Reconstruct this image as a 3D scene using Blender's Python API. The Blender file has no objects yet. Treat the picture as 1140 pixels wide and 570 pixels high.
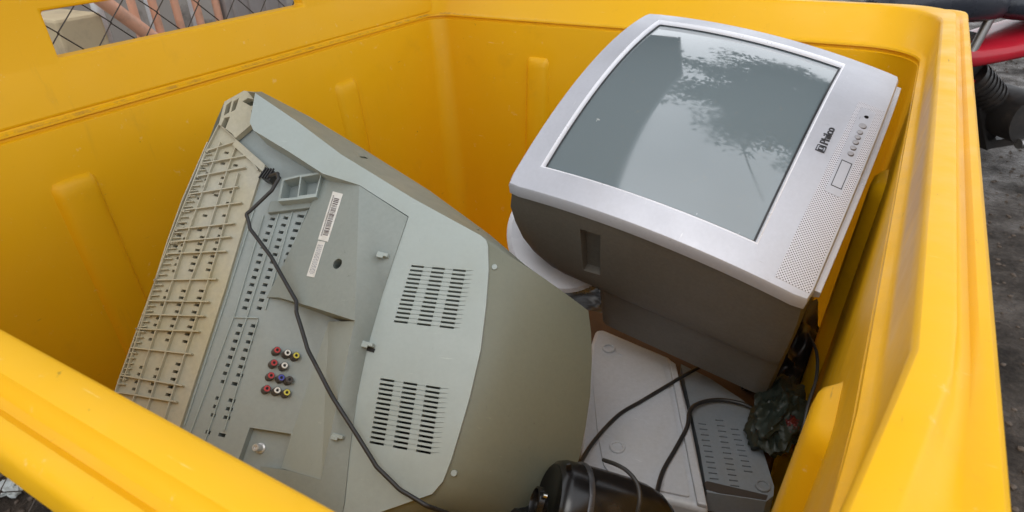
import bpy, bmesh, math, random
from mathutils import Vector, Matrix, noise
S = bpy.context.scene
COL = S.collection
H = 1.35                      # height of the lens above the ground
def rad(a): return math.radians(a)

# ---------------------------------------------------------------- camera
cam_d = bpy.data.cameras.new('camera')
cam = bpy.data.objects.new('camera', cam_d); COL.objects.link(cam)
_r, _u, _f = Vector([0.8633, 0.5037, -0.0316]), Vector([-0.2272, 0.4438, 0.8668]), Vector([-0.4506, 0.7412, -0.4976])
cam.matrix_world = Matrix(((_r[0], _u[0], -_f[0], 0), (_r[1], _u[1], -_f[1], 0), (_r[2], _u[2], -_f[2], H), (0, 0, 0, 1)))
cam_d.sensor_width = 36; cam_d.lens = 36 * 725.8 / 1140
cam_d.clip_start = 0.02; cam_d.clip_end = 800
cam_d.dof.use_dof = True; cam_d.dof.focus_distance = 1.0; cam_d.dof.aperture_fstop = 11
S.camera = cam

# ---------------------------------------------------------------- light: overcast day
SUN_EL, SUN_AZ = rad(62), rad(180)
world = bpy.data.worlds.new('World'); S.world = world; world.use_nodes = True
nt = world.node_tree; nt.nodes.clear()
sky = nt.nodes.new('ShaderNodeTexSky'); sky.sky_type = 'NISHITA'; sky.sun_disc = False
sky.sun_elevation = SUN_EL; sky.sun_rotation = SUN_AZ; sky.dust_density = 3.0; sky.air_density = 1.0
hsv = nt.nodes.new('ShaderNodeHueSaturation'); hsv.inputs['Saturation'].default_value = 0.22; hsv.inputs['Value'].default_value = 1.15
bg = nt.nodes.new('ShaderNodeBackground'); bg.inputs['Strength'].default_value = 0.15
out = nt.nodes.new('ShaderNodeOutputWorld')
_tc = nt.nodes.new('ShaderNodeTexCoord'); _cl = nt.nodes.new('ShaderNodeTexNoise'); _cl.inputs['Scale'].default_value = 2.2; _cl.inputs['Detail'].default_value = 5
_cr = nt.nodes.new('ShaderNodeMapRange'); _cr.inputs['From Min'].default_value = .3; _cr.inputs['From Max'].default_value = .7; _cr.inputs['To Min'].default_value = 7.6; _cr.inputs['To Max'].default_value = 10.0
_cc = nt.nodes.new('ShaderNodeVectorMath'); _cc.operation = 'SCALE'; _cc.inputs[0].default_value = (.95, .985, 1.04)
_mx = nt.nodes.new('ShaderNodeMixRGB'); _mx.inputs['Fac'].default_value = .8
nt.links.new(_tc.outputs['Generated'], _cl.inputs['Vector']); nt.links.new(_cl.outputs['Fac'], _cr.inputs['Value']); nt.links.new(_cr.outputs[0], _cc.inputs['Scale'])
nt.links.new(sky.outputs[0], hsv.inputs['Color']); nt.links.new(hsv.outputs[0], _mx.inputs['Color1']); nt.links.new(_cc.outputs[0], _mx.inputs['Color2']); nt.links.new(_mx.outputs[0], bg.inputs[0]); nt.links.new(bg.outputs[0], out.inputs[0])
sd = bpy.data.lights.new('sun', 'SUN'); sd.energy = 0.5; sd.angle = rad(30); sd.color = (1, .97, .92)
sun = bpy.data.objects.new('sun', sd); COL.objects.link(sun)
# azimuth measured like the sky's sun_rotation (clockwise from +Y)
_s = Vector((math.sin(SUN_AZ) * math.cos(SUN_EL), math.cos(SUN_AZ) * math.cos(SUN_EL), math.sin(SUN_EL)))
sun.rotation_euler = _s.to_track_quat('Z', 'Y').to_euler()
S.view_settings.view_transform = 'Standard'; S.view_settings.look = 'None'
S.view_settings.gamma = 1; S.view_settings.use_curve_mapping = False
S.view_settings.exposure = 0.34
S.render.engine = 'CYCLES'
S.cycles.max_bounces = 8; S.cycles.diffuse_bounces = 5; S.cycles.use_denoising = True

# measured coordinates of the moulded outlines, in metres in each thing's own frame
GEO = {'CAM': {'right': [0.8633, 0.5037, -0.0316], 'up': [-0.2272, 0.4438, 0.8668], 'fwd': [-0.4506, 0.7412, -0.4976]}, 'T1': {'loc': [-0.61, 0.4065, 0.7996], 'ax': [0.9486, 0.3163, -0.0099], 'ay': [-0.2366, 0.7294, 0.6418], 'az': [0.2102, -0.6065, 0.7668]}, 'T2': {'loc': [-0.247, 1.077, 1.036], 'ax': [0.0667, 0.9417, 0.3299], 'ay': [-0.986, 0.0115, 0.1665], 'az': [0.153, -0.3363, 0.9292]}, 
 'tv1_r0': [[-0.2153, 0.4574, -0.04], [-0.1604, 0.4256, 0.005], [-0.0759, 0.3791, 0.005], [0.0099, 0.3268, 0.005], [0.1327, 0.265, 0.005], [0.2371, 0.2183, 0.005], [0.2456, 0.2112, 0.005], [0.2491, 0.2051, 0.005], [0.2556, 0.1714, 0.005], [0.2598, 0.1228, 0.005], [0.2623, 0.0643, 0.005], [0.2583, 0.0056, 0.005], [0.253, -0.036, 0.005], [0.2481, -0.0712, 0.005], [0.2425, -0.0954, 0.005], [0.2322, -0.111, 0.005], [0.1746, -0.1394, 0.005], [0.1311, -0.1657, 0.005], [0.0219, -0.2358, -0.04], [-0.1366, -0.2189, -0.04], [-0.2628, -0.1935, -0.04], [-0.262, -0.037, -0.04], [-0.2564, 0.1685, -0.04], [-0.2467, 0.3958, -0.04], [-0.243, 0.4353, -0.04]], 'tv1_r3': [[-0.2316, 0.4669, -0.06], [-0.1899, 0.4636, -0.05], [-0.0971, 0.4262, -0.06], [-0.0044, 0.3823, -0.07], [0.1242, 0.316, -0.075], [0.2281, 0.2537, -0.08], [0.3052, 0.205, -0.11], [0.3799, 0.1716, -0.15], [0.3873, 0.1392, -0.15], [0.3926, 0.0995, -0.15], [0.3954, 0.0479, -0.15], [0.3937, 0.0036, -0.15], [0.3895, -0.0396, -0.15], [0.3782, -0.0826, -0.15], [0.3557, -0.1205, -0.15], [0.3112, -0.1556, -0.15], [0.1748, -0.1917, -0.12], [0.1241, -0.2144, -0.1], [0.0092, -0.2679, -0.08], [-0.1559, -0.2406, -0.08], [-0.2869, -0.1972, -0.08], [-0.2899, -0.0339, -0.08], [-0.2847, 0.1797, -0.08], [-0.2752, 0.4156, -0.08], [-0.2713, 0.4569, -0.08]], 'tv1_r4': [[-0.3891, 0.5814, -0.3], [-0.3491, 0.5854, -0.3], [-0.2317, 0.5348, -0.3], [-0.1167, 0.4778, -0.3], [0.0358, 0.3986, -0.3], [0.1588, 0.3243, -0.3], [0.2544, 0.2568, -0.3], [0.3424, 0.2071, -0.3], [0.3507, 0.1722, -0.3], [0.3569, 0.1293, -0.3], [0.3603, 0.0732, -0.3], [0.3589, 0.0252, -0.3], [0.3547, -0.0218, -0.3], [0.3428, -0.0687, -0.3], [0.3185, -0.1101, -0.3], [0.2701, -0.1483, -0.3], [0.112, -0.1909, -0.3], [0.0472, -0.2195, -0.3], [-0.096, -0.2854, -0.3], [-0.2888, -0.2523, -0.3], [-0.4408, -0.2005, -0.3], [-0.4427, -0.0096, -0.3], [-0.4346, 0.2378, -0.3], [-0.4215, 0.5083, -0.3], [-0.4166, 0.5553, -0.3]], 'plate': [[-0.1548, 0.4217, 0.01], [-0.0726, 0.3762, 0.01], [0.0126, 0.3242, 0.01], [0.1347, 0.2628, 0.01], [0.2384, 0.2163, 0.01], [0.2467, 0.2106, 0.01], [0.2503, 0.2032, 0.01], [0.2568, 0.1698, 0.01], [0.261, 0.1215, 0.01], [0.2634, 0.0634, 0.01], [0.2594, 0.005, 0.01], [0.2542, -0.0363, 0.01], [0.2493, -0.0713, 0.01], [0.2438, -0.0954, 0.01], [0.2336, -0.1108, 0.01], [0.1763, -0.139, 0.01], [0.1309, -0.1655, 0.01], [0.1304, -0.1358, 0.01], [0.1226, -0.075, 0.01], [0.1167, -0.0104, 0.01], [0.1156, 0.0467, 0.01], [0.1204, 0.1244, 0.01], [0.1337, 0.2355, 0.01], [0.0514, 0.2777, 0.01], [-0.0087, 0.2921, 0.01], [-0.0698, 0.3236, 0.01], [-0.1382, 0.3564, 0.01], [-0.1483, 0.3699, 0.01]], 'blockL': [[0.0511, 0.2774, 0.009], [0.1025, 0.0777, 0.036], [0.0201, 0.0976, 0.0032], [-0.0434, 0.1115, -0.022], [-0.0675, 0.1123, -0.0325], [-0.0497, 0.1748, -0.0267], [-0.0323, 0.2542, -0.0227], [-0.0291, 0.302, -0.0231], [-0.0267, 0.3055, -0.0223]], 'blockR': [[0.0511, 0.2774, 0.009], [0.133, 0.2343, 0.011], [0.1208, 0.1235, 0.013], [0.116, 0.0461, 0.013], [0.1168, -0.0107, 0.012], [0.1227, -0.0751, 0.012], [0.13, -0.1359, 0.011], [0.1298, -0.1657, 0.01], [0.0973, -0.2198, 0.0], [0.0154, -0.2359, -0.03], [-0.0095, -0.1114, -0.03], [0.0362, -0.111, -0.02], [0.0965, -0.1144, 0.016], [0.1025, 0.0777, 0.036]], 'block': [[0.0511, 0.2774, 0.009], [0.133, 0.2343, 0.011], [0.1208, 0.1235, 0.013], [0.116, 0.0461, 0.013], [0.1168, -0.0107, 0.012], [0.1227, -0.0751, 0.012], [0.13, -0.1359, 0.011], [0.1298, -0.1657, 0.01], [0.0973, -0.2198, 0.0], [0.0154, -0.2359, -0.03], [-0.0095, -0.1114, -0.03], [0.0362, -0.111, -0.02], [0.0965, -0.1144, 0.016], [0.1025, 0.0777, 0.036], [0.0201, 0.0976, 0.0032], [-0.0434, 0.1115, -0.022], [-0.0675, 0.1123, -0.0325], [-0.0497, 0.1748, -0.0267], [-0.0323, 0.2542, -0.0227], [-0.0291, 0.302, -0.0231], [-0.0267, 0.3055, -0.0223]], 'slope': [[0.0334, 0.0877, -0.0345], [0.103, 0.0777, 0.034], [0.0962, -0.1144, 0.014], [0.017, -0.1098, -0.0345]], 'slotp': [[-0.1988, 0.3671, -0.035], [-0.1816, 0.3994, -0.035], [-0.1507, 0.4077, -0.035], [0.0649, 0.2658, -0.035], [0.1081, 0.1319, -0.035], [0.1291, -0.1778, -0.035], [0.0758, -0.2465, -0.035], [-0.1392, -0.2715, -0.035], [-0.1581, -0.2219, -0.035], [-0.1423, -0.0685, -0.035], [-0.1376, 0.1211, -0.035], [-0.1384, 0.2176, -0.035], [-0.1365, 0.3117, -0.035]], 'beige': [[-0.231, 0.3871, -0.03], [-0.2037, 0.372, -0.03], [-0.1949, 0.3644, -0.03], [-0.133, 0.3093, -0.03], [-0.1349, 0.2158, -0.03], [-0.1341, 0.1198, -0.03], [-0.1388, -0.0686, -0.03], [-0.142, -0.2192, -0.03], [-0.2478, -0.1913, -0.03], [-0.2529, -0.0375, -0.03], [-0.2473, 0.1655, -0.03], [-0.2388, 0.3375, -0.03]], 'corner': [[-0.2003, 0.4457, -0.022], [-0.1781, 0.4441, -0.022], [-0.1671, 0.4286, -0.022], [-0.1668, 0.4169, -0.022], [-0.1762, 0.4114, -0.022], [-0.1694, 0.3838, -0.022], [-0.1885, 0.3592, -0.022], [-0.1972, 0.3668, -0.022], [-0.2252, 0.3825, -0.022], [-0.2282, 0.4241, -0.022]], 'cornerholes': [[[-0.2229, 0.4176, -0.022], [-0.216, 0.4263, -0.022], [-0.2139, 0.4046, -0.022], [-0.2213, 0.3976, -0.022]], [[-0.2123, 0.4248, -0.022], [-0.2049, 0.4319, -0.022], [-0.2045, 0.4101, -0.022], [-0.2108, 0.4048, -0.022]], [[-0.2187, 0.3944, -0.022], [-0.2098, 0.3965, -0.022], [-0.2109, 0.375, -0.022], [-0.2203, 0.3794, -0.022]]], 'cornerdark': [[-0.1965, 0.4255, -0.022], [-0.189, 0.4326, -0.022], [-0.1754, 0.4299, -0.022], [-0.1678, 0.4202, -0.022], [-0.1798, 0.4179, -0.022]], 'chamfer': [[-0.1898, 0.3595, -0.024], [-0.126, 0.3174, -0.024], [-0.125, 0.3036, -0.024], [-0.1925, 0.3481, -0.024]], 
 'slots': [[-0.095, 0.2333, 0.0065], [-0.0957, 0.2216, 0.0065], [-0.0964, 0.2102, 0.0065], [-0.0974, 0.1988, 0.0065], [-0.0971, 0.1874, 0.0065], [-0.0982, 0.1754, 0.0065], [-0.0978, 0.164, 0.0065], [-0.0978, 0.152, 0.0065], [-0.0978, 0.1405, 0.0065], [-0.0981, 0.1292, 0.0065], [-0.0983, 0.1174, 0.0065], [-0.0986, 0.1059, 0.0065], [-0.0985, 0.0942, 0.0065], [-0.0745, 0.2366, 0.0065], [-0.0749, 0.225, 0.0065], [-0.0756, 0.2134, 0.0065], [-0.0754, 0.2014, 0.0065], [-0.0758, 0.19, 0.0065], [-0.0753, 0.178, 0.0065], [-0.0759, 0.166, 0.0065], [-0.0761, 0.1543, 0.0065], [-0.0768, 0.1425, 0.0065], [-0.0773, 0.131, 0.0065], [-0.0774, 0.1192, 0.0065], [-0.0765, 0.1081, 0.0065], [-0.0763, 0.0961, 0.0065], [-0.0513, 0.2415, 0.009], [-0.0518, 0.2295, 0.009], [-0.0524, 0.2179, 0.009], [-0.0527, 0.2054, 0.009], [-0.053, 0.1934, 0.009], [-0.0529, 0.1811, 0.009], [-0.0532, 0.1695, 0.009], [-0.0534, 0.1575, 0.009], [-0.0543, 0.1453, 0.009], [-0.0551, 0.1333, 0.009], [-0.0546, 0.1217, 0.009], [-0.0982, 0.0686, 0.006], [-0.0982, 0.0569, 0.006], [-0.0986, 0.0457, 0.006], [-0.0986, 0.0342, 0.006], [-0.0991, 0.0227, 0.006], [-0.0989, 0.0114, 0.006], [-0.0993, -0.0001, 0.006], [-0.099, -0.0116, 0.006], [-0.0997, -0.0343, 0.006], [-0.0996, -0.0457, 0.006], [-0.0995, -0.0571, 0.006], [-0.0998, -0.0797, 0.006], [-0.0765, 0.0699, 0.0085], [-0.0771, 0.0584, 0.0085], [-0.077, 0.0466, 0.0085], [-0.0775, 0.0349, 0.0085], [-0.0777, 0.023, 0.0085], [-0.0778, 0.0115, 0.0085], [-0.0773, -0.0001, 0.0085], [-0.0804, -0.0124, 0.0085], [-0.0782, -0.0347, 0.0085], [-0.0785, -0.0462, 0.0085], [-0.0787, -0.0577, 0.0085], [-0.0787, -0.0806, 0.0085]], 'bslots': [[-0.2236, 0.1883], [-0.197, 0.193], [-0.1684, 0.1975], [-0.2237, 0.1775], [-0.1972, 0.1823], [-0.169, 0.1868], [-0.2241, 0.1674], [-0.1977, 0.1722], [-0.1693, 0.1762], [-0.2236, 0.1569], [-0.1977, 0.161], [-0.1697, 0.165], [-0.2235, 0.1467], [-0.1976, 0.1506], [-0.1699, 0.1543], [-0.224, 0.1365], [-0.1978, 0.1401], [-0.1701, 0.1436], [-0.2225, 0.2984], [-0.1935, 0.3036], [-0.2206, 0.2877], [-0.1937, 0.2928], [-0.2199, 0.2756], [-0.1936, 0.2824], [-0.2229, 0.2553], [-0.196, 0.2628], [-0.2235, 0.1058], [-0.1988, 0.1082], [-0.1708, 0.111], [-0.2241, 0.0952], [-0.1988, 0.0978], [-0.1707, 0.1002], [-0.2246, 0.0844], [-0.1986, 0.0871], [-0.1707, 0.0896], [-0.1983, 0.0768], [-0.1714, 0.0789], [-0.2245, 0.0641], [-0.1984, 0.0659], [-0.1708, 0.0678], [-0.2251, 0.0539], [-0.1986, 0.0554], [-0.171, 0.0571], [-0.2251, 0.0431], [-0.1988, 0.045], [-0.1712, 0.0464], [-0.2249, 0.0328], [-0.1987, 0.0347], [-0.1714, 0.0358], [-0.2249, -0.0074], [-0.1991, -0.0071], [-0.171, 0.0033], [-0.2247, -0.0173], [-0.1988, -0.0177], [-0.1714, -0.0073], [-0.2245, -0.0282], [-0.1988, -0.0282], [-0.1715, -0.0178], [-0.225, -0.0381], [-0.1992, -0.0383], [-0.1715, -0.0285], [-0.1715, -0.0392], [-0.236, 0.2681], [-0.2374, 0.2496], [-0.2374, 0.2314], [-0.2368, 0.2119], [-0.2363, 0.1927], [-0.2362, 0.1752], [-0.2345, 0.2869], [-0.233, 0.3058], [-0.2019, 0.3365], [-0.2021, 0.3173], [-0.218, 0.3227], [-0.1796, 0.3156], [-0.1714, 0.2697], [-0.1717, 0.2515], [-0.2045, 0.2673], [-0.1711, 0.2306], [-0.2038, 0.228], [-0.1705, 0.21], [-0.205, 0.2042]], 'brows': [[[-0.23, 0.3323, -0.03], [-0.233, 0.3346, -0.03], [-0.1899, 0.3533, -0.03]], [[-0.2312, 0.3099, -0.03], [-0.235, 0.3121, -0.03], [-0.1611, 0.331, -0.03]], [[-0.2324, 0.2878, -0.03], [-0.234, 0.29, -0.03], [-0.158, 0.3108, -0.03]], [[-0.234, 0.2567, -0.03], [-0.2375, 0.2588, -0.03], [-0.16, 0.2774, -0.03]], [[-0.2355, 0.2293, -0.03], [-0.2404, 0.2311, -0.03], [-0.146, 0.2519, -0.03]], [[-0.2372, 0.1978, -0.03], [-0.2418, 0.1997, -0.03], [-0.1474, 0.2177, -0.03]], [[-0.2383, 0.1772, -0.03], [-0.2422, 0.1791, -0.03], [-0.1466, 0.196, -0.03]], [[-0.2393, 0.1583, -0.03], [-0.2416, 0.1603, -0.03], [-0.1467, 0.173, -0.03]], [[-0.2422, 0.119, -0.03], [-0.2477, 0.1185, -0.03], [-0.1488, 0.1294, -0.03]], [[-0.2439, 0.087, -0.03], [-0.2451, 0.0869, -0.03], [-0.1493, 0.0952, -0.03]], [[-0.245, 0.0664, -0.03], [-0.2478, 0.0661, -0.03], [-0.1494, 0.0738, -0.03]], [[-0.2461, 0.0449, -0.03], [-0.2501, 0.0444, -0.03], [-0.1505, 0.0513, -0.03]], [[-0.2476, 0.017, -0.03], [-0.2456, 0.0172, -0.03], [-0.1509, 0.0189, -0.03]], [[-0.2497, -0.0232, -0.03], [-0.2449, -0.0226, -0.03], [-0.1498, -0.025, -0.03]], [[-0.251, -0.0473, -0.03], [-0.236, -0.0455, -0.03], [-0.1518, -0.0474, -0.03]]], 'blongs': [[[-0.2367, 0.3506, -0.03], [-0.2461, 0.2474, -0.03], [-0.2472, 0.1801, -0.03], [-0.2421, -0.0299, -0.03]], [[-0.2148, 0.3518, -0.03], [-0.216, 0.2975, -0.03], [-0.2189, 0.1825, -0.03], [-0.2176, 0.1228, -0.03], [-0.2183, -0.0182, -0.03], [-0.217, -0.0943, -0.03]], [[-0.1859, 0.3455, -0.03], [-0.187, 0.2995, -0.03], [-0.1863, 0.1666, -0.03], [-0.1891, 0.1255, -0.03], [-0.1925, -0.0214, -0.03], [-0.1927, -0.103, -0.03]], [[-0.1673, 0.3008, -0.03], [-0.1616, 0.1688, -0.03], [-0.161, 0.1282, -0.03], [-0.1619, -0.0265, -0.03], [-0.1618, -0.093, -0.03]], [[-0.2335, 0.3313, -0.03], [-0.24, 0.2525, -0.03], [-0.2441, 0.1716, -0.03], [-0.2495, -0.0333, -0.03]]], 'bedge': [[[-0.2353, 0.3377, -0.03], [-0.2236, 0.34, -0.03]], [[-0.2357, 0.3283, -0.03], [-0.224, 0.3306, -0.03]], [[-0.2361, 0.3191, -0.03], [-0.2244, 0.3213, -0.03]], [[-0.2364, 0.3098, -0.03], [-0.2248, 0.312, -0.03]], [[-0.2368, 0.3007, -0.03], [-0.2252, 0.3028, -0.03]], [[-0.2371, 0.2916, -0.03], [-0.2256, 0.2937, -0.03]], [[-0.2375, 0.2825, -0.03], [-0.2259, 0.2846, -0.03]], [[-0.2379, 0.2735, -0.03], [-0.2263, 0.2755, -0.03]], [[-0.2382, 0.2645, -0.03], [-0.2267, 0.2665, -0.03]], [[-0.2386, 0.2556, -0.03], [-0.227, 0.2575, -0.03]], [[-0.2389, 0.2468, -0.03], [-0.2274, 0.2486, -0.03]], [[-0.2393, 0.238, -0.03], [-0.2278, 0.2398, -0.03]], [[-0.2396, 0.2292, -0.03], [-0.2281, 0.231, -0.03]], [[-0.24, 0.2205, -0.03], [-0.2285, 0.2222, -0.03]], [[-0.2403, 0.2118, -0.03], [-0.2289, 0.2135, -0.03]], [[-0.2407, 0.2032, -0.03], [-0.2292, 0.2049, -0.03]], [[-0.241, 0.1946, -0.03], [-0.2296, 0.1963, -0.03]], [[-0.2413, 0.1861, -0.03], [-0.2299, 0.1877, -0.03]], [[-0.2417, 0.1776, -0.03], [-0.2303, 0.1792, -0.03]], [[-0.242, 0.1692, -0.03], [-0.2306, 0.1708, -0.03]], [[-0.2423, 0.1608, -0.03], [-0.231, 0.1623, -0.03]], [[-0.2427, 0.1525, -0.03], [-0.2313, 0.154, -0.03]], [[-0.243, 0.1442, -0.03], [-0.2317, 0.1456, -0.03]], [[-0.2433, 0.136, -0.03], [-0.232, 0.1374, -0.03]], [[-0.2437, 0.1278, -0.03], [-0.2323, 0.1291, -0.03]], [[-0.244, 0.1196, -0.03], [-0.2327, 0.1209, -0.03]], [[-0.2443, 0.1115, -0.03], [-0.233, 0.1128, -0.03]], [[-0.2446, 0.1035, -0.03], [-0.2333, 0.1047, -0.03]], [[-0.2449, 0.0954, -0.03], [-0.2337, 0.0966, -0.03]], [[-0.2453, 0.0875, -0.03], [-0.234, 0.0886, -0.03]], [[-0.2456, 0.0795, -0.03], [-0.2343, 0.0807, -0.03]], [[-0.2459, 0.0716, -0.03], [-0.2347, 0.0727, -0.03]], [[-0.2462, 0.0638, -0.03], [-0.235, 0.0649, -0.03]], [[-0.2465, 0.056, -0.03], [-0.2353, 0.057, -0.03]], [[-0.2468, 0.0482, -0.03], [-0.2356, 0.0492, -0.03]], [[-0.2471, 0.0405, -0.03], [-0.2359, 0.0414, -0.03]], [[-0.2474, 0.0328, -0.03], [-0.2363, 0.0337, -0.03]], [[-0.2477, 0.0251, -0.03], [-0.2366, 0.0261, -0.03]], [[-0.248, 0.0175, -0.03], [-0.2369, 0.0184, -0.03]], [[-0.2483, 0.0099, -0.03], [-0.2372, 0.0108, -0.03]], [[-0.2486, 0.0024, -0.03], [-0.2375, 0.0033, -0.03]], [[-0.2489, -0.0051, -0.03], [-0.2378, -0.0043, -0.03]], [[-0.2492, -0.0125, -0.03], [-0.2381, -0.0117, -0.03]], [[-0.2495, -0.0199, -0.03], [-0.2384, -0.0192, -0.03]], [[-0.2498, -0.0273, -0.03], [-0.2388, -0.0266, -0.03]], [[-0.2501, -0.0347, -0.03], [-0.2391, -0.0339, -0.03]]], 'bborder': [[-0.1356, 0.3076, -0.03], [-0.1942, 0.362, -0.03], [-0.2276, 0.384, -0.03], [-0.2354, 0.3369, -0.03], [-0.2443, 0.1658, -0.03], [-0.2494, -0.0371, -0.03], [-0.2466, -0.1776, -0.03]], 'ridges': [[[-0.0862, 0.2424, -0.035], [-0.0897, 0.0827, -0.035], [-0.0996, -0.1018, -0.035]], [[-0.0654, 0.247, -0.035], [-0.065, 0.0946, -0.035]], [[-0.11, 0.2376, -0.035], [-0.1097, 0.0833, -0.035], [-0.1238, -0.0864, -0.035]], [[-0.1281, 0.2481, -0.035], [-0.1298, 0.1014, -0.035], [-0.1356, -0.076, -0.035]], [[-0.1111, 0.0785, -0.035], [-0.0723, 0.0812, -0.035]], [[-0.0718, 0.0793, -0.035], [-0.076, -0.0753, -0.035]], [[-0.0412, 0.2548, -0.035], [-0.0611, 0.115, -0.035]]], 'pock': [[[-0.0795, 0.2869, -0.012], [-0.0555, 0.2952, -0.012], [-0.0507, 0.2617, -0.012], [-0.077, 0.2575, -0.012]], [[-0.0532, 0.2946, -0.012], [-0.024, 0.3018, -0.012], [-0.0241, 0.2694, -0.012], [-0.0492, 0.264, -0.012]]], 'pockout': [[-0.0832, 0.2896, -0.012], [-0.0556, 0.2982, -0.012], [-0.0228, 0.3056, -0.012], [-0.0214, 0.2645, -0.012], [-0.0497, 0.2581, -0.012], [-0.08, 0.2529, -0.012]], 'shelf': [[-0.1028, 0.2583, -0.027], [-0.0305, 0.2725, -0.027], [-0.034, 0.2531, -0.027], [-0.1016, 0.2391, -0.027]], 'jacks': [[-0.0344, 0.0368, 'r'], [-0.0183, 0.0348, 'w'], [-0.0048, 0.0326, 'y'], [-0.0341, 0.0192, 'r'], [-0.018, 0.0174, 'w'], [-0.0335, 0.0019, 'r'], [-0.018, 0.0008, 'b'], [-0.0057, -0.0003, 'k'], [-0.0344, -0.0158, 'r'], [-0.0191, -0.0163, 'w'], [-0.0048, -0.0175, 'y']], 'coaxp': [[-0.0416, -0.0661, -0.035], [0.0187, -0.0664, -0.035], [0.0183, -0.1196, -0.035], [-0.0461, -0.1197, -0.035]], 'coax': [-0.0243, -0.0898, -0.045], 'clips': [[0.1122, 0.173, 0.01], [0.1181, 0.0517, 0.01], [0.1059, -0.0644, 0.01]], 'bar1': [[0.0041, 0.2733, 0.0035], [0.0249, 0.2667, 0.0055], [0.0211, 0.1921, 0.003], [0.0013, 0.1972, -0.001]], 'lab2': [[0.0021, 0.1948, -0.002], [0.0162, 0.1922, 0.0], [0.0142, 0.1392, -0.002], [-0.0009, 0.1418, -0.005]], 'bhole': [0.0488, 0.1579, 0.0], 'v1': [[0.1517, 0.1651, 0.01], [0.2269, 0.1649, 0.01], [0.2245, 0.088, 0.01], [0.1438, 0.0883, 0.01]], 'v2': [[0.142, 0.0129, 0.01], [0.2207, 0.0107, 0.01], [0.2233, -0.0661, 0.01], [0.1451, -0.0635, 0.01]], 'v1r': [[0.238, 0.1668, 0.01], [0.2334, 0.089, 0.01]], 'v2r': [[0.232, 0.012, 0.01], [0.2346, -0.0635, 0.01]], 'boss': [[0.2624, 0.1763, 0.0], [0.2537, -0.0845, -0.0]], 'fslot': [[0.0242, 0.3457, -0.03], [0.2214, 0.2477, -0.03]], 'relief': [-0.112, 0.2978, -0.02], 'cord1': [[-0.1067, 0.2941, -0.015], [-0.0823, 0.2903, 0.004], [-0.0731, 0.278, 0.012], [-0.0808, 0.2607, 0.008], [-0.0972, 0.2436, 0.002], [-0.1148, 0.2238, -0.01], [-0.1029, 0.202, -0.02], [-0.0591, 0.1638, -0.018], [-0.002, 0.1031, 0.0], [0.0062, 0.0859, -0.005], [0.0397, 0.0369, -0.01], [0.0853, -0.0111, 0.004], [0.1355, -0.06, 0.02], [0.1661, -0.0906, 0.024], [0.1983, -0.1111, 0.024], [0.2323, -0.1238, 0.02], [0.2528, -0.13, -0.01], [0.2772, -0.1408, -0.06]], 
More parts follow.
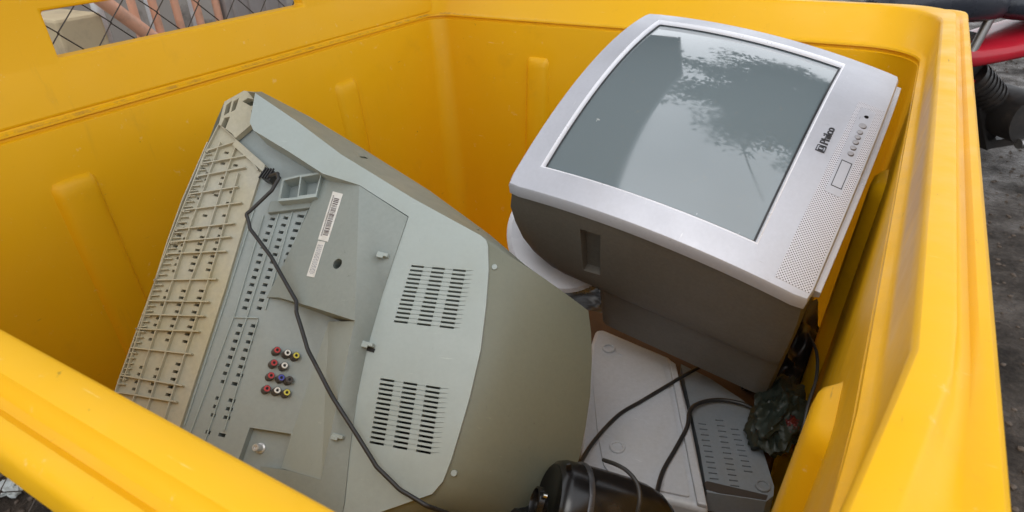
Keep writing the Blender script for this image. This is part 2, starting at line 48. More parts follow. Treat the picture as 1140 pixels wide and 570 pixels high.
 'dev1': [[-0.4457, 1.0712, 0.5], [-0.4315, 1.0823, 0.5], [-0.3693, 1.0717, 0.5], [-0.2759, 1.0564, 0.5], [-0.2569, 1.0439, 0.5], [-0.1906, 0.917, 0.5], [-0.1374, 0.8023, 0.5], [-0.101, 0.7249, 0.5], [-0.1611, 0.713, 0.5], [-0.2381, 0.6988, 0.5], [-0.305, 0.6893, 0.5], [-0.3286, 0.7432, 0.5], [-0.3629, 0.824, 0.5], [-0.3989, 0.9182, 0.5], [-0.4325, 1.0137, 0.5]], 'dev1in': [[-0.4246, 1.0424, 0.5], [-0.358, 1.0429, 0.5], [-0.2856, 1.035, 0.5], [-0.2266, 0.9243, 0.5], [-0.1692, 0.807, 0.5], [-0.134, 0.7318, 0.5], [-0.1786, 0.7213, 0.5], [-0.25, 0.7088, 0.5], [-0.2778, 0.7257, 0.5], [-0.3201, 0.7959, 0.5], [-0.3757, 0.9007, 0.5], [-0.412, 0.9907, 0.5]], 'dev1feet': [[-0.2727, 0.7719, 0.5], [-0.392, 1.0164, 0.5]], 'dev1band': [[-0.2729, 1.0417, 0.5], [-0.2549, 1.0322, 0.5], [-0.1055, 0.7262, 0.5], [-0.1202, 0.7239, 0.5]], 'dev2': [[-0.251, 1.0576, 0.49], [-0.188, 1.0412, 0.49], [-0.1145, 1.008, 0.49], [-0.0962, 0.9852, 0.49], [-0.0241, 0.8278, 0.49], [-0.0217, 0.8089, 0.49], [-0.0294, 0.7928, 0.49], [-0.1154, 0.7655, 0.49], [-0.1518, 0.8502, 0.49]], 'dev2sl': [[-0.1648, 0.9116, 0.49], [-0.1592, 0.8992, 0.49], [-0.1536, 0.8871, 0.49], [-0.1481, 0.8752, 0.49], [-0.1428, 0.8635, 0.49], [-0.1376, 0.8521, 0.49], [-0.1324, 0.8409, 0.49], [-0.1274, 0.8298, 0.49], [-0.1224, 0.819, 0.49], [-0.1176, 0.8084, 0.49], [-0.1128, 0.798, 0.49], [-0.1404, 0.935, 0.49], [-0.1348, 0.9225, 0.49], [-0.1293, 0.9102, 0.49], [-0.1239, 0.8981, 0.49], [-0.1187, 0.8863, 0.49], [-0.1135, 0.8747, 0.49], [-0.1084, 0.8633, 0.49], [-0.1034, 0.8522, 0.49], [-0.0985, 0.8412, 0.49], [-0.0937, 0.8305, 0.49], [-0.089, 0.8199, 0.49], [-0.0843, 0.8095, 0.49], [-0.0798, 0.7994, 0.49], [-0.1109, 0.9256, 0.49], [-0.1051, 0.9141, 0.49], [-0.0995, 0.9029, 0.49], [-0.0939, 0.8919, 0.49], [-0.0885, 0.8811, 0.49], [-0.0832, 0.8705, 0.49], [-0.0779, 0.86, 0.49], [-0.0728, 0.8498, 0.49], [-0.0678, 0.8397, 0.49]], 'dev2bar': [[-0.1243, 0.7812, 0.49], [-0.1215, 0.7869, 0.49], [-0.0291, 0.8048, 0.49], [-0.0298, 0.7945, 0.49], [-0.0987, 0.7727, 0.49], [-0.1182, 0.7701, 0.49]], 'dev2foot': [-0.0404, 0.8189, 0.49], 'cord2': [[-0.1879, 1.1028, 0.498], [-0.2078, 1.0549, 0.504], [-0.226, 1.0127, 0.5075], [-0.2461, 0.965, 0.5085], [-0.2753, 0.8985, 0.5085], [-0.2984, 0.846, 0.5085], [-0.3088, 0.781, 0.512], [-0.307, 0.7166, 0.525], [-0.2932, 0.6454, 0.55]], 'cord3': [[-0.0379, 0.9989, 0.465], [-0.062, 0.9902, 0.488], [-0.0825, 0.9829, 0.498], [-0.1159, 0.9878, 0.499], [-0.1545, 0.9768, 0.5], [-0.1827, 0.9445, 0.505], [-0.1896, 0.9101, 0.5105], [-0.1821, 0.8697, 0.5115], [-0.184, 0.8115, 0.5095], [-0.186, 0.7527, 0.512], [-0.1759, 0.6909, 0.525], [-0.1591, 0.626, 0.55]], 'cord4': [[-0.0346, 1.027, 0.6602], [-0.0146, 0.9565, 0.6778], [-0.0052, 0.8939, 0.6764], [-0.0063, 0.8432, 0.6622], [-0.0048, 0.8002, 0.637], [-0.0077, 0.7476, 0.6216], [-0.0089, 0.6862, 0.6117]], 'cyl': [[-0.2569, 0.4774, 0.686], [-0.1031, 0.5617, 0.6119]], 'cylcord': [[-0.2066, 0.5385, 0.7315], [-0.1804, 0.5172, 0.7564], [-0.1637, 0.5075, 0.763], [-0.1491, 0.4981, 0.76], [-0.1409, 0.4835, 0.7508], [-0.1401, 0.4668, 0.7252]], 'dome': [-0.4938, 1.0103, 0.7497], 'domedir': [-0.3874, 0.7926, -0.4709], 'bag': [-0.0551, 0.9386, 0.547], 'redbit': [-0.0117, 0.9085, 0.5836]}
# ---------------------------------------------------------------- materials
def newmat(name):
    m = bpy.data.materials.new(name); m.use_nodes = True
    t = m.node_tree; return m, t, t.nodes['Principled BSDF']
def mix_noise(t, coord, scale, detail, lo, hi, rough=.6):
    n = t.nodes.new('ShaderNodeTexNoise'); n.inputs['Scale'].default_value = scale; n.inputs['Detail'].default_value = detail
    n.inputs['Roughness'].default_value = rough
    t.links.new(coord, n.inputs['Vector'])
    r = t.nodes.new('ShaderNodeMapRange'); r.inputs['From Min'].default_value = lo; r.inputs['From Max'].default_value = hi
    t.links.new(n.outputs['Fac'], r.inputs['Value']); return r.outputs['Result'], n
def mat(name, c, rough=.5, metal=0., dirt=None, dscale=6., dlo=.5, dhi=.75, damt=.5, bump=0., bscale=300., rvar=.12, spec=.5, fine=0., trans=0., stretch=None):
    m, t, p = newmat(name)
    p.inputs['Roughness'].default_value = rough; p.inputs['Metallic'].default_value = metal
    p.inputs['Specular IOR Level'].default_value = spec
    tc = t.nodes.new('ShaderNodeTexCoord').outputs['Object']
    if stretch:
        mp = t.nodes.new('ShaderNodeMapping'); mp.inputs['Scale'].default_value = stretch
        t.links.new(tc, mp.inputs['Vector']); tc = mp.outputs['Vector']
    rgb = t.nodes.new('ShaderNodeRGB'); rgb.outputs[0].default_value = (*c, 1); last = rgb.outputs[0]
    if dirt is not None:
        f, n = mix_noise(t, tc, dscale, 8, dlo, dhi)
        mu = t.nodes.new('ShaderNodeMath'); mu.operation = 'MULTIPLY'; mu.inputs[1].default_value = damt
        t.links.new(f, mu.inputs[0])
        mx = t.nodes.new('ShaderNodeMixRGB'); mx.inputs['Color2'].default_value = (*dirt, 1)
        t.links.new(mu.outputs[0], mx.inputs['Fac']); t.links.new(last, mx.inputs['Color1']); last = mx.outputs[0]
    if fine:
        f, n = mix_noise(t, tc, 160, 4, .3, .7)
        mx = t.nodes.new('ShaderNodeMixRGB'); mx.blend_type = 'MULTIPLY'; mx.inputs['Fac'].default_value = fine
        cr = t.nodes.new('ShaderNodeCombineColor')
        for i in range(3): t.links.new(f, cr.inputs[i])
        t.links.new(last, mx.inputs['Color1']); t.links.new(cr.outputs[0], mx.inputs['Color2']); last = mx.outputs[0]
    if bump and fine:
        for st, lo, hi, k, am in (((14, 190, 60), .66, .71, 1.7, .5), ((170, 22, 90), .67, .72, .45, .5), ((55, 55, 55), .68, .74, .35, .6), ((7, 7, 7), .6, .8, .72, .6)):
            mp = t.nodes.new('ShaderNodeMapping'); mp.inputs['Scale'].default_value = st; mp.inputs['Rotation'].default_value = (0, 0, .35); t.links.new(tc, mp.inputs['Vector'])
            f, _ = mix_noise(t, mp.outputs['Vector'], 1, 8, lo, hi, .7)
            mu = t.nodes.new('ShaderNodeMath'); mu.operation = 'MULTIPLY'; mu.inputs[1].default_value = am; t.links.new(f, mu.inputs[0])
            mx = t.nodes.new('ShaderNodeMixRGB'); mx.inputs['Color2'].default_value = (min(c[0]*k, .8), min(c[1]*k*.98, .8), min(c[2]*k*.9, .8), 1)
            t.links.new(mu.outputs[0], mx.inputs['Fac']); t.links.new(last, mx.inputs['Color1']); last = mx.outputs[0]
    t.links.new(last, p.inputs['Base Color'])
    if rvar:
        f, n = mix_noise(t, tc, 9, 6, .3, .7)
        r = t.nodes.new('ShaderNodeMapRange'); r.inputs['To Min'].default_value = max(rough - rvar, .02); r.inputs['To Max'].default_value = min(rough + rvar, 1)
        t.links.new(f, r.inputs['Value']); t.links.new(r.outputs[0], p.inputs['Roughness'])
    if bump:
        n = t.nodes.new('ShaderNodeTexNoise'); n.inputs['Scale'].default_value = bscale; n.inputs['Detail'].default_value = 3
        t.links.new(tc, n.inputs['Vector'])
        b = t.nodes.new('ShaderNodeBump'); b.inputs['Strength'].default_value = bump; b.inputs['Distance'].default_value = .002
        t.links.new(n.outputs['Fac'], b.inputs['Height']); t.links.new(b.outputs[0], p.inputs['Normal'])
    return m

def yellow_mat():
    m, t, p = newmat('yellow_polyethylene')
    tc = t.nodes.new('ShaderNodeTexCoord').outputs['Object']
    p.inputs['Specular IOR Level'].default_value = .3
    base = t.nodes.new('ShaderNodeRGB'); base.outputs[0].default_value = (.84, .45, .006, 1); last = base.outputs[0]
    # broad fading of the plastic
    f, _ = mix_noise(t, tc, 2.2, 5, .35, .7)
    mx = t.nodes.new('ShaderNodeMixRGB'); mx.inputs['Color2'].default_value = (.80, .405, .005, 1)
    mu = t.nodes.new('ShaderNodeMath'); mu.operation = 'MULTIPLY'; mu.inputs[1].default_value = .5; t.links.new(f, mu.inputs[0])
    t.links.new(mu.outputs[0], mx.inputs['Fac']); t.links.new(last, mx.inputs['Color1']); last = mx.outputs[0]
    # pale scuffs and grime flecks
    for sc, lo, hi, c, am, st in ((38, .64, .72, (.88, .66, .28), .5, None), (60, .68, .74, (.14, .08, .03), .6, None), (6, .60, .82, (.46, .24, .03), .3, None),
                              (1, .61, .74, (.50, .27, .03), .25, (24, 24, 2.0)), (1, .66, .70, (.93, .70, .25), .5, (9, 120, 160)), (1, .67, .71, (.30, .16, .04), .5, (120, 14, 150))):
        src = tc
        if st:
            mp = t.nodes.new('ShaderNodeMapping'); mp.inputs['Scale'].default_value = st; mp.inputs['Rotation'].default_value = (.05, .12, .2) if st[2] > 9 else (0, 0, 0)
            t.links.new(tc, mp.inputs['Vector']); src = mp.outputs['Vector']
        f, _ = mix_noise(t, src, sc, 8, lo, hi, .7)
        mu = t.nodes.new('ShaderNodeMath'); mu.operation = 'MULTIPLY'; mu.inputs[1].default_value = am; t.links.new(f, mu.inputs[0])
        mx = t.nodes.new('ShaderNodeMixRGB'); mx.inputs['Color2'].default_value = (*c, 1)
        t.links.new(mu.outputs[0], mx.inputs['Fac']); t.links.new(last, mx.inputs['Color1']); last = mx.outputs[0]
    # rubbed brown line where the lid ledge is worn
    sx = t.nodes.new('ShaderNodeSeparateXYZ'); t.links.new(tc, sx.inputs[0])
    def M(op, a, c):
        q = t.nodes.new('ShaderNodeMath'); q.operation = op
        for i, v in enumerate((a, c)):
            if isinstance(v, (int, float)): q.inputs[i].default_value = v
            else: t.links.new(v, q.inputs[i])
        return q.outputs[0]
    band = M('LESS_THAN', M('ABSOLUTE', M('SUBTRACT', sx.outputs[2], H - .3505), 0), .0022)
    f, _ = mix_noise(t, tc, 26, 9, .46, .62, .75)
    side = M('ADD', M('MULTIPLY', M('LESS_THAN', sx.outputs[0], -.55), .5), .1)
    mx = t.nodes.new('ShaderNodeMixRGB'); mx.inputs['Color2'].default_value = (.36, .20, .055, 1)
    t.links.new(M('MULTIPLY', M('MULTIPLY', band, f), side), mx.inputs['Fac']); t.links.new(last, mx.inputs['Color1']); last = mx.outputs[0]
    # mauve noise tint on the collar of the right-hand side
    f, _ = mix_noise(t, tc, 5, 5, .30, .55, .6)
    zz = M('SUBTRACT', 1.0, M('MULTIPLY', M('ABSOLUTE', M('SUBTRACT', sx.outputs[2], H - .315), 0), 34)); zz = M('MINIMUM', M('MAXIMUM', M('MULTIPLY', zz, 2.2), 0), 1)
    yy = M('MINIMUM', M('MAXIMUM', M('SUBTRACT', 1.6, M('MULTIPLY', M('ABSOLUTE', M('SUBTRACT', sx.outputs[1], -.02), 0), 2.6)), 0), 1)
    mx = t.nodes.new('ShaderNodeMixRGB'); mx.inputs['Color2'].default_value = (.50, .31, .20, 1)
    t.links.new(M('MULTIPLY', M('MULTIPLY', M('MULTIPLY', zz, yy), M('GREATER_THAN', sx.outputs[0], .64)), M('MULTIPLY', f, .75)), mx.inputs['Fac']); t.links.new(last, mx.inputs['Color1']); last = mx.outputs[0]
    t.links.new(last, p.inputs['Base Color'])
    f, _ = mix_noise(t, tc, 14, 6, .3, .7)
    r = t.nodes.new('ShaderNodeMapRange'); r.inputs['To Min'].default_value = .34; r.inputs['To Max'].default_value = .55
    t.links.new(f, r.inputs['Value']); t.links.new(r.outputs[0], p.inputs['Roughness'])
    n = t.nodes.new('ShaderNodeTexNoise'); n.inputs['Scale'].default_value = 9; n.inputs['Detail'].default_value = 4; t.links.new(tc, n.inputs['Vector'])
    b = t.nodes.new('ShaderNodeBump'); b.inputs['Strength'].default_value = .10; b.inputs['Distance'].default_value = .02
    t.links.new(n.outputs['Fac'], b.inputs['Height']); t.links.new(b.outputs[0], p.inputs['Normal'])
    return m
YEL = yellow_mat()
DUST = (.30, .26, .17)
GREY = mat('grey_abs_plastic', (.33, .375, .355), .5, dirt=(.27, .285, .235), dscale=5, dlo=.5, dhi=.75, damt=.5, bump=.06, bscale=700, fine=.06)
GREYD = mat('dusty_grey_plastic', (.235, .265, .245), .6, dirt=(.30, .32, .285), dscale=6, dlo=.45, dhi=.75, damt=.5, bump=.06, bscale=700, fine=.08)
GREYS = mat('slot_panel_plastic', (.275, .31, .30), .55, dirt=(.31, .32, .27), dscale=5, dlo=.45, dhi=.75, damt=.5, bump=.06, bscale=700, fine=.07)
OLIVE = mat('dusty_olive_grey_plastic', (.175, .182, .135), .45, dirt=(.215, .215, .15), dscale=3, dlo=.45, dhi=.75, damt=.45, bump=.05, bscale=700, fine=.06)
BEIGE = mat('yellowed_beige_plastic', (.43, .41, .325), .6, dirt=(.44, .37, .20), dscale=5, dlo=.4, dhi=.65, damt=.7, bump=.1, bscale=700, fine=.14)
DARK = mat('shade_black', (.012, .012, .012), .8, rvar=0)  # flat black for the shade in slots and holes and under clips
BLACK = mat('black_rubber', (.02, .02, .021), .45, dirt=(.06, .055, .05), dscale=30, damt=.5, rvar=.1)
SILVER = mat('silver_painted_plastic', (.52, .525, .57), .38, metal=.25, dirt=(.45, .44, .44), dscale=6, dlo=.5, dhi=.8, damt=.35, bump=.04, bscale=900, fine=.06)
SILVERL = mat('silver_lip_highlight', (.80, .80, .84), .3, metal=.2, rvar=.05)  # paler than the bezel: the lip's edge highlight is in the colour
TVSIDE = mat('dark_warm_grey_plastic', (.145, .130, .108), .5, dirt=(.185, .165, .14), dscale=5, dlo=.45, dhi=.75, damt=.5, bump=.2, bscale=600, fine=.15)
TVREAR = mat('grey_rear_housing', (.085, .08, .08), .55, dirt=(.12, .115, .11), dscale=5, damt=.5, bump=.2, bscale=600, fine=.15)
WHITEP = mat('off_white_plastic', (.50, .52, .56), .4, dirt=(.42, .41, .38), dscale=6, dlo=.48, dhi=.75, damt=.5, bump=.05, fine=.1)
DEVG = mat('grey_box_plastic', (.20, .225, .25), .5, dirt=(.2, .19, .17), dscale=8, damt=.6, fine=.1)
DOMEW = mat('white_gloss_plastic', (.74, .75, .80), .3, dirt=(.5, .5, .5), dscale=9, damt=.4)
GLOSSB = mat('glossy_black_plastic', (.008, .007, .007), .24, rvar=.06, dirt=(.06, .05, .04), dscale=22, dlo=.55, dhi=.8, damt=.5)
CHROME = mat('nickel', (.75, .74, .70), .25, metal=1, dirt=(.4, .38, .33), dscale=120, damt=.5)
DARKM = mat('dark_ring', (.085, .07, .06), .4, metal=.4, rvar=0)
RED = mat('red_insert', (.48, .05, .05), .7, rvar=0); WHT = mat('white_insert', (.72, .70, .64), .7, rvar=0)
YLW = mat('yellow_insert', (.62, .54, .08), .7, rvar=0); BLU = mat('blue_insert', (.08, .09, .40), .7, rvar=0)
PAPER = mat('label_paper', (.66, .65, .61), .6, dirt=(.42, .38, .32), dscale=40, damt=.6); INK = mat('label_ink', (.10, .08, .08), .7, rvar=0)
PRINT = mat('faint_print', (.30, .30, .33), .6, rvar=0)
CARD = mat('brown_cardboard', (.13, .07, .035), .85, dirt=(.06, .03, .015), dscale=9, damt=.6, bump=.2, bscale=200)

def screen_mat():
    m, t, p = newmat('screen_glass')
    p.inputs['Base Color'].default_value = (.160, .192, .202, 1); p.inputs['Roughness'].default_value = .045
    p.inputs['IOR'].default_value = 1.75
    p.inputs['Coat Weight'].default_value = 1.0; p.inputs['Coat Roughness'].default_value = .03; p.inputs['Coat IOR'].default_value = 1.55
    tc = t.nodes.new('ShaderNodeTexCoord').outputs['Object']
    f, _ = mix_noise(t, tc, 90, 8, .60, .9)
    mx = t.nodes.new('ShaderNodeMixRGB'); mx.inputs['Color1'].default_value = (.160, .192, .202, 1); mx.inputs['Color2'].default_value = (.19, .20, .19, 1)
    t.links.new(f, mx.inputs['Fac']); t.links.new(mx.outputs[0], p.inputs['Base Color'])
    s, _ = mix_noise(t, tc, 60, 3, .735, .77)
    m2 = t.nodes.new('ShaderNodeMixRGB'); m2.inputs['Color2'].default_value = (.42, .44, .43, 1)
    t.links.new(s, m2.inputs['Fac']); t.links.new(mx.outputs[0], m2.inputs['Color1']); t.links.new(m2.outputs[0], p.inputs['Base Color'])
    mp = t.nodes.new('ShaderNodeMapping'); mp.inputs['Scale'].default_value = (5, 16, 5); mp.inputs['Rotation'].default_value = (0, 0, .5); t.links.new(tc, mp.inputs['Vector'])
    s, _ = mix_noise(t, mp.outputs['Vector'], 1, 7, .4, .68)
    r = t.nodes.new('ShaderNodeMapRange'); r.inputs['To Min'].default_value = .03; r.inputs['To Max'].default_value = .11
    t.links.new(s, r.inputs['Value']); t.links.new(r.outputs[0], p.inputs['Roughness'])
    r = t.nodes.new('ShaderNodeMapRange'); r.inputs['To Min'].default_value = .02; r.inputs['To Max'].default_value = .08
    t.links.new(s, r.inputs['Value']); t.links.new(r.outputs[0], p.inputs['Coat Roughness'])
    return m
SCREEN = screen_mat()

def grille_mat():
    m, t, p = newmat('perforated_silver')
    p.inputs['Roughness'].default_value = .45; p.inputs['Metallic'].default_value = .15
    tc = t.nodes.new('ShaderNodeTexCoord').outputs['Object']
    sx = t.nodes.new('ShaderNodeSeparateXYZ'); t.links.new(tc, sx.inputs[0])
    def M(op, a, b=None):
        n = t.nodes.new('ShaderNodeMath'); n.operation = op
        for i, v in enumerate((a, b)):
            if v is None: continue
            if isinstance(v, (int, float)): n.inputs[i].default_value = v
            else: t.links.new(v, n.inputs[i])
        return n.outputs[0]
    p_ = .0032
    a = M('DIVIDE', M('ADD', sx.outputs[0], sx.outputs[1]), p_ * 1.414); b = M('DIVIDE', M('SUBTRACT', sx.outputs[0], sx.outputs[1]), p_ * 1.414)
    fa = M('SUBTRACT', M('FRACT', a), .5); fb = M('SUBTRACT', M('FRACT', b), .5)
    d = M('ADD', M('MULTIPLY', fa, fa), M('MULTIPLY', fb, fb)); k = M('LESS_THAN', d, .085)
    mx = t.nodes.new('ShaderNodeMixRGB'); mx.inputs['Color1'].default_value = (.62, .61, .65, 1); mx.inputs['Color2'].default_value = (.10, .09, .10, 1)
    t.links.new(k, mx.inputs['Fac']); t.links.new(mx.outputs[0], p.inputs['Base Color'])
    return m
GRILLE = grille_mat()

# ---------------------------------------------------------------- mesh helpers
def obj(name, bm, m, parent=None, smooth=False, bevel=0., auto=None, seg=2):
    me = bpy.data.meshes.new(name); bmesh.ops.recalc_face_normals(bm, faces=bm.faces[:]) if auto is None else None
    bm.to_mesh(me); bm.free()
    o = bpy.data.objects.new(name, me); COL.objects.link(o)
    me.materials.append(m)
    if smooth:
        for p in me.polygons: p.use_smooth = True
        me.set_sharp_from_angle(angle=rad(38))
    if parent: o.parent = parent
    if bevel:
        b = o.modifiers.new('bevel', 'BEVEL'); b.width = bevel; b.segments = seg; b.limit_method = 'ANGLE'; b.angle_limit = rad(35)
        if hasattr(b, 'harden_normals'): pass
    return o
def tag(o, label=None, cat=None, group=None, kind=None):
    if label: o['label'] = label
    if cat: o['category'] = cat
    if group: o['group'] = group
    if kind: o['kind'] = kind
    return o
def empty(name, fr=None, loc=None):
    o = bpy.data.objects.new(name, None); COL.objects.link(o); o.empty_display_size = .05
    if fr:
        x, y, z, l = fr['ax'], fr['ay'], fr['az'], fr['loc']
        o.matrix_world = Matrix(((x[0], y[0], z[0], l[0]), (x[1], y[1], z[1], l[1]), (x[2], y[2], z[2], l[2]), (0, 0, 0, 1)))
    elif loc: o.location = loc
    return o
def box(bm, c, s, rot=None):
    M = Matrix.Translation(Vector(c)) @ (rot.to_4x4() if rot else Matrix.Identity(4)) @ Matrix.Diagonal((s[0], s[1], s[2], 1))
    return bmesh.ops.create_cube(bm, size=1, matrix=M)['verts']
def bar(bm, p, q, w, h, up=Vector((0, 0, 1)), lift=0.):
    "a box from p to q, w wide and h high along up, standing on the p-q line"
    p, q = Vector(p), Vector(q); d = (q - p); L = d.length
    if L < 1e-6: return
    d.normalize(); s = d.cross(up).normalized(); n = s.cross(d).normalized()
    R = Matrix((( d.x, s.x, n.x), (d.y, s.y, n.y), (d.z, s.z, n.z)))
    return box(bm, (p + q) / 2 + n * (h / 2 + lift), (L, w, h), R)
def cyl(bm, p, q, r, r2=None, n=20, caps=True):
    p, q = Vector(p), Vector(q); d = q - p
    M = Matrix.Translation((p + q) / 2) @ d.to_track_quat('Z', 'Y').to_matrix().to_4x4()
    bmesh.ops.create_cone(bm, cap_ends=caps, segments=n, radius1=r, radius2=r if r2 is None else r2, depth=d.length, matrix=M)
def lathe(bm, p, q, prof, n=40):
    p, q = Vector(p), Vector(q); d = (q - p).normalized(); a = d.orthogonal().normalized(); b = d.cross(a)
    rings = []
    for s, r in prof:
        c = p + d * s
        rings.append([bm.verts.new(c + (a * math.cos(2*math.pi*i/n) + b * math.sin(2*math.pi*i/n)) * max(r, .0002)) for i in range(n)])
    for A, B in zip(rings, rings[1:]):
        for i in range(n): bm.faces.new((A[i], A[(i+1) % n], B[(i+1) % n], B[i]))
    bm.faces.new(rings[0][::-1]); bm.faces.new(rings[-1])
def slab(bm, P, t, n=Vector((0, 0, -1))):
    "closed plate: top outline P, pushed t along n"
    P = [Vector(p) for p in P]; k = len(P)
    a = [bm.verts.new(p) for p in P]; b = [bm.verts.new(p + n * t) for p in P]
    f = [bm.faces.new(a), bm.faces.new(b[::-1])]
    for i in range(k): bm.faces.new((a[i], b[i], b[(i+1) % k], a[(i+1) % k]))
    bmesh.ops.triangulate(bm, faces=f)
def skirt_slab(bm, P, zb):
    "plate with a free-form top and a flat underside at z = zb"
    P = [Vector(p) for p in P]; k = len(P)
    a = [bm.verts.new(p) for p in P]; b = [bm.verts.new((p.x, p.y, zb)) for p in P]
    f = [bm.faces.new(a), bm.faces.new(b[::-1])]
    for i in range(k): bm.faces.new((a[i], b[i], b[(i+1) % k], a[(i+1) % k]))
    bmesh.ops.triangulate(bm, faces=f)
def tube(name, pts, r, m, parent=None, n=10, sub=8):
    P = [Vector(p) for p in pts]; Q = []
    P = [P[0] * 2 - P[1]] + P + [P[-1] * 2 - P[-2]]
    for i in range(1, len(P) - 2):
        for k in range(sub):
            t = k / sub
            Q.append(.5 * ((2 * P[i]) + (P[i+1] - P[i-1]) * t + (2*P[i-1] - 5*P[i] + 4*P[i+1] - P[i+2]) * t*t + (3*P[i] - P[i-1] - 3*P[i+1] + P[i+2]) * t**3))
    Q.append(P[-2])
    bm = bmesh.new(); rings = []; prev = None
    for i, c in enumerate(Q):
        d = (Q[min(i+1, len(Q)-1)] - Q[max(i-1, 0)]).normalized()
        a = d.orthogonal().normalized() if prev is None else (prev - d * prev.dot(d)).normalized()
        prev = a; b = d.cross(a)
        rings.append([bm.verts.new(c + (a * math.cos(2*math.pi*j/n) + b * math.sin(2*math.pi*j/n)) * r) for j in range(n)])
    for A, B in zip(rings, rings[1:]):
        for j in range(n): bm.faces.new((A[j], A[(j+1) % n], B[(j+1) % n], B[j]))
    bm.faces.new(rings[0][::-1]); bm.faces.new(rings[-1])
    return obj(name, bm, m, parent, smooth=True)
def cut(o, cbm):
    "cut the shape in cbm out of o and keep the plain mesh"
    bmesh.ops.recalc_face_normals(cbm, faces=cbm.faces[:])
    me = bpy.data.meshes.new('cutter'); cbm.to_mesh(me); cbm.free()
    c = bpy.data.objects.new('cutter', me); COL.objects.link(c)
    if o.parent: c.parent = o.parent
    md = o.modifiers.new('cut', 'BOOLEAN'); md.operation = 'DIFFERENCE'; md.object = c; md.solver = 'EXACT'; md.use_self = True
    bpy.context.view_layer.update()
    dg = bpy.context.evaluated_depsgraph_get()
    new = bpy.data.meshes.new_from_object(o.evaluated_get(dg))
    o.modifiers.clear(); old = o.data; o.data = new; bpy.data.meshes.remove(old)
    bpy.data.objects.remove(c); bpy.data.meshes.remove(me)
    return o
def grid_surface(bm, xs, ys, f, skip=None):
    V = {}
    for i, x in enumerate(xs):
        for j, y in enumerate(ys): V[i, j] = bm.verts.new(f(x, y))
    for i in range(len(xs)-1):
        for j in range(len(ys)-1):
            if skip and skip((xs[i]+xs[i+1])/2, (ys[j]+ys[j+1])/2): continue
            bm.faces.new((V[i, j], V[i+1, j], V[i+1, j+1], V[i, j+1]))
    for v in [v for v in bm.verts if not v.link_faces]: bm.verts.remove(v)
def lin(a, b, n): return [a + (b - a) * i / n for i in range(n + 1)]

# ================================================================ THE SETTING
def ground():
    m, t, p = newmat('wet_muddy_ground')
    tc = t.nodes.new('ShaderNodeTexCoord').outputs['Object']
    f, _ = mix_noise(t, tc, 3.5, 9, .35, .65, .7); g, _ = mix_noise(t, tc, 60, 6, .35, .7, .7)
    a = t.nodes.new('ShaderNodeMixRGB'); a.inputs['Color1'].default_value = (.026, .018, .012, 1); a.inputs['Color2'].default_value = (.16, .12, .088, 1); t.links.new(f, a.inputs['Fac'])
    b = t.nodes.new('ShaderNodeMixRGB'); b.blend_type = 'MULTIPLY'; b.inputs['Fac'].default_value = .6
    cc = t.nodes.new('ShaderNodeCombineColor'); [t.links.new(g, cc.inputs[i]) for i in range(3)]
    t.links.new(a.outputs[0], b.inputs['Color1']); t.links.new(cc.outputs[0], b.inputs['Color2']); t.links.new(b.outputs[0], p.inputs['Base Color'])
    r = t.nodes.new('ShaderNodeMapRange'); r.inputs['To Min'].default_value = .9; r.inputs['To Max'].default_value = .22; t.links.new(f, r.inputs['Value']); t.links.new(r.outputs[0], p.inputs['Roughness'])
    bp = t.nodes.new('ShaderNodeBump'); bp.inputs['Strength'].default_value = .7; bp.inputs['Distance'].default_value = .03; t.links.new(g, bp.inputs['Height']); t.links.new(bp.outputs[0], p.inputs['Normal'])
    p.inputs['Specular IOR Level'].default_value = .35
    bm = bmesh.new(); rnd = random.Random(3)
    fineg = [-300, -60, -15] + lin(-5, 9, 70) + [20, 60, 300]
    grid_surface(bm, fineg, fineg, lambda x, y: Vector((x, y, .012 * noise.noise(Vector((x*1.3, y*1.3, 0))) + .006 * noise.noise(Vector((x*5, y*5, 2))) if max(abs(x), abs(y)) < 10 else 0)))
    tag(obj('ground', bm, m, smooth=True), kind='structure')
    st = mat('gravel_stone', (.085, .062, .045), .7, dirt=(.06, .05, .04), dscale=20, damt=.8)
    bm = bmesh.new()
    for _ in range(2600):
        x = rnd.uniform(.15, 1.6); y = rnd.uniform(.6, 7); 
        if rnd.random() < .3: x, y = rnd.uniform(-2.4, -1.5), rnd.uniform(-.3, .9)
        s = rnd.uniform(.003, .012)
        M = Matrix.Translation((x, y, s*.3)) @ Matrix.Rotation(rnd.uniform(0, 6), 4, 'Z') @ Matrix.Diagonal((s, s*rnd.uniform(.6, 1), s*.6, 1))
        bmesh.ops.create_icosphere(bm, subdivisions=1, radius=1, matrix=M)
    tag(obj('gravel', bm, st), 'loose pebbles strewn over the wet muddy ground', 'gravel', kind='stuff')
ground()

# ================================================================ THE YELLOW BIN
def bin_loop(xl, xr, yf, yb, z, rFL, rFR, rBR, rBL, k=0., yk=.425):
    P = []
    def arc(cx, cy, r, a0):
        for i in range(9):
            a = rad(a0 + 90 * i / 8); P.append([cx + r * math.cos(a), cy + r * math.sin(a)])
    def seg(a, b, n):
        for i in range(1, n): P.append([a[0] + (b[0]-a[0])*i/n, a[1] + (b[1]-a[1])*i/n])
    arc(xl + rFL, yf + rFL, rFL, 180); seg(P[-1], (xr - rFR, yf), 16)
    arc(xr - rFR, yf + rFR, rFR, 270); seg(P[-1], (xr, yb - rBR), 22)
    arc(xr - rBR, yb - rBR, rBR, 0); seg(P[-1], (xl + rBL, yb), 16)
    arc(xl + rBL, yb - rBL, rBL, 90); seg(P[-1], (xl, yf + rFL), 22)
    o = []
    for x, y in P:
        if k and x > xr - .4 and y < yk:
            w = min(1, (x - (xr - .4)) / .3); d = yk - y; x -= k * w * (d + .02 * (1 - math.exp(-d * 60)) - .02)
        o.append(Vector((x, y, z + H)))
    return o
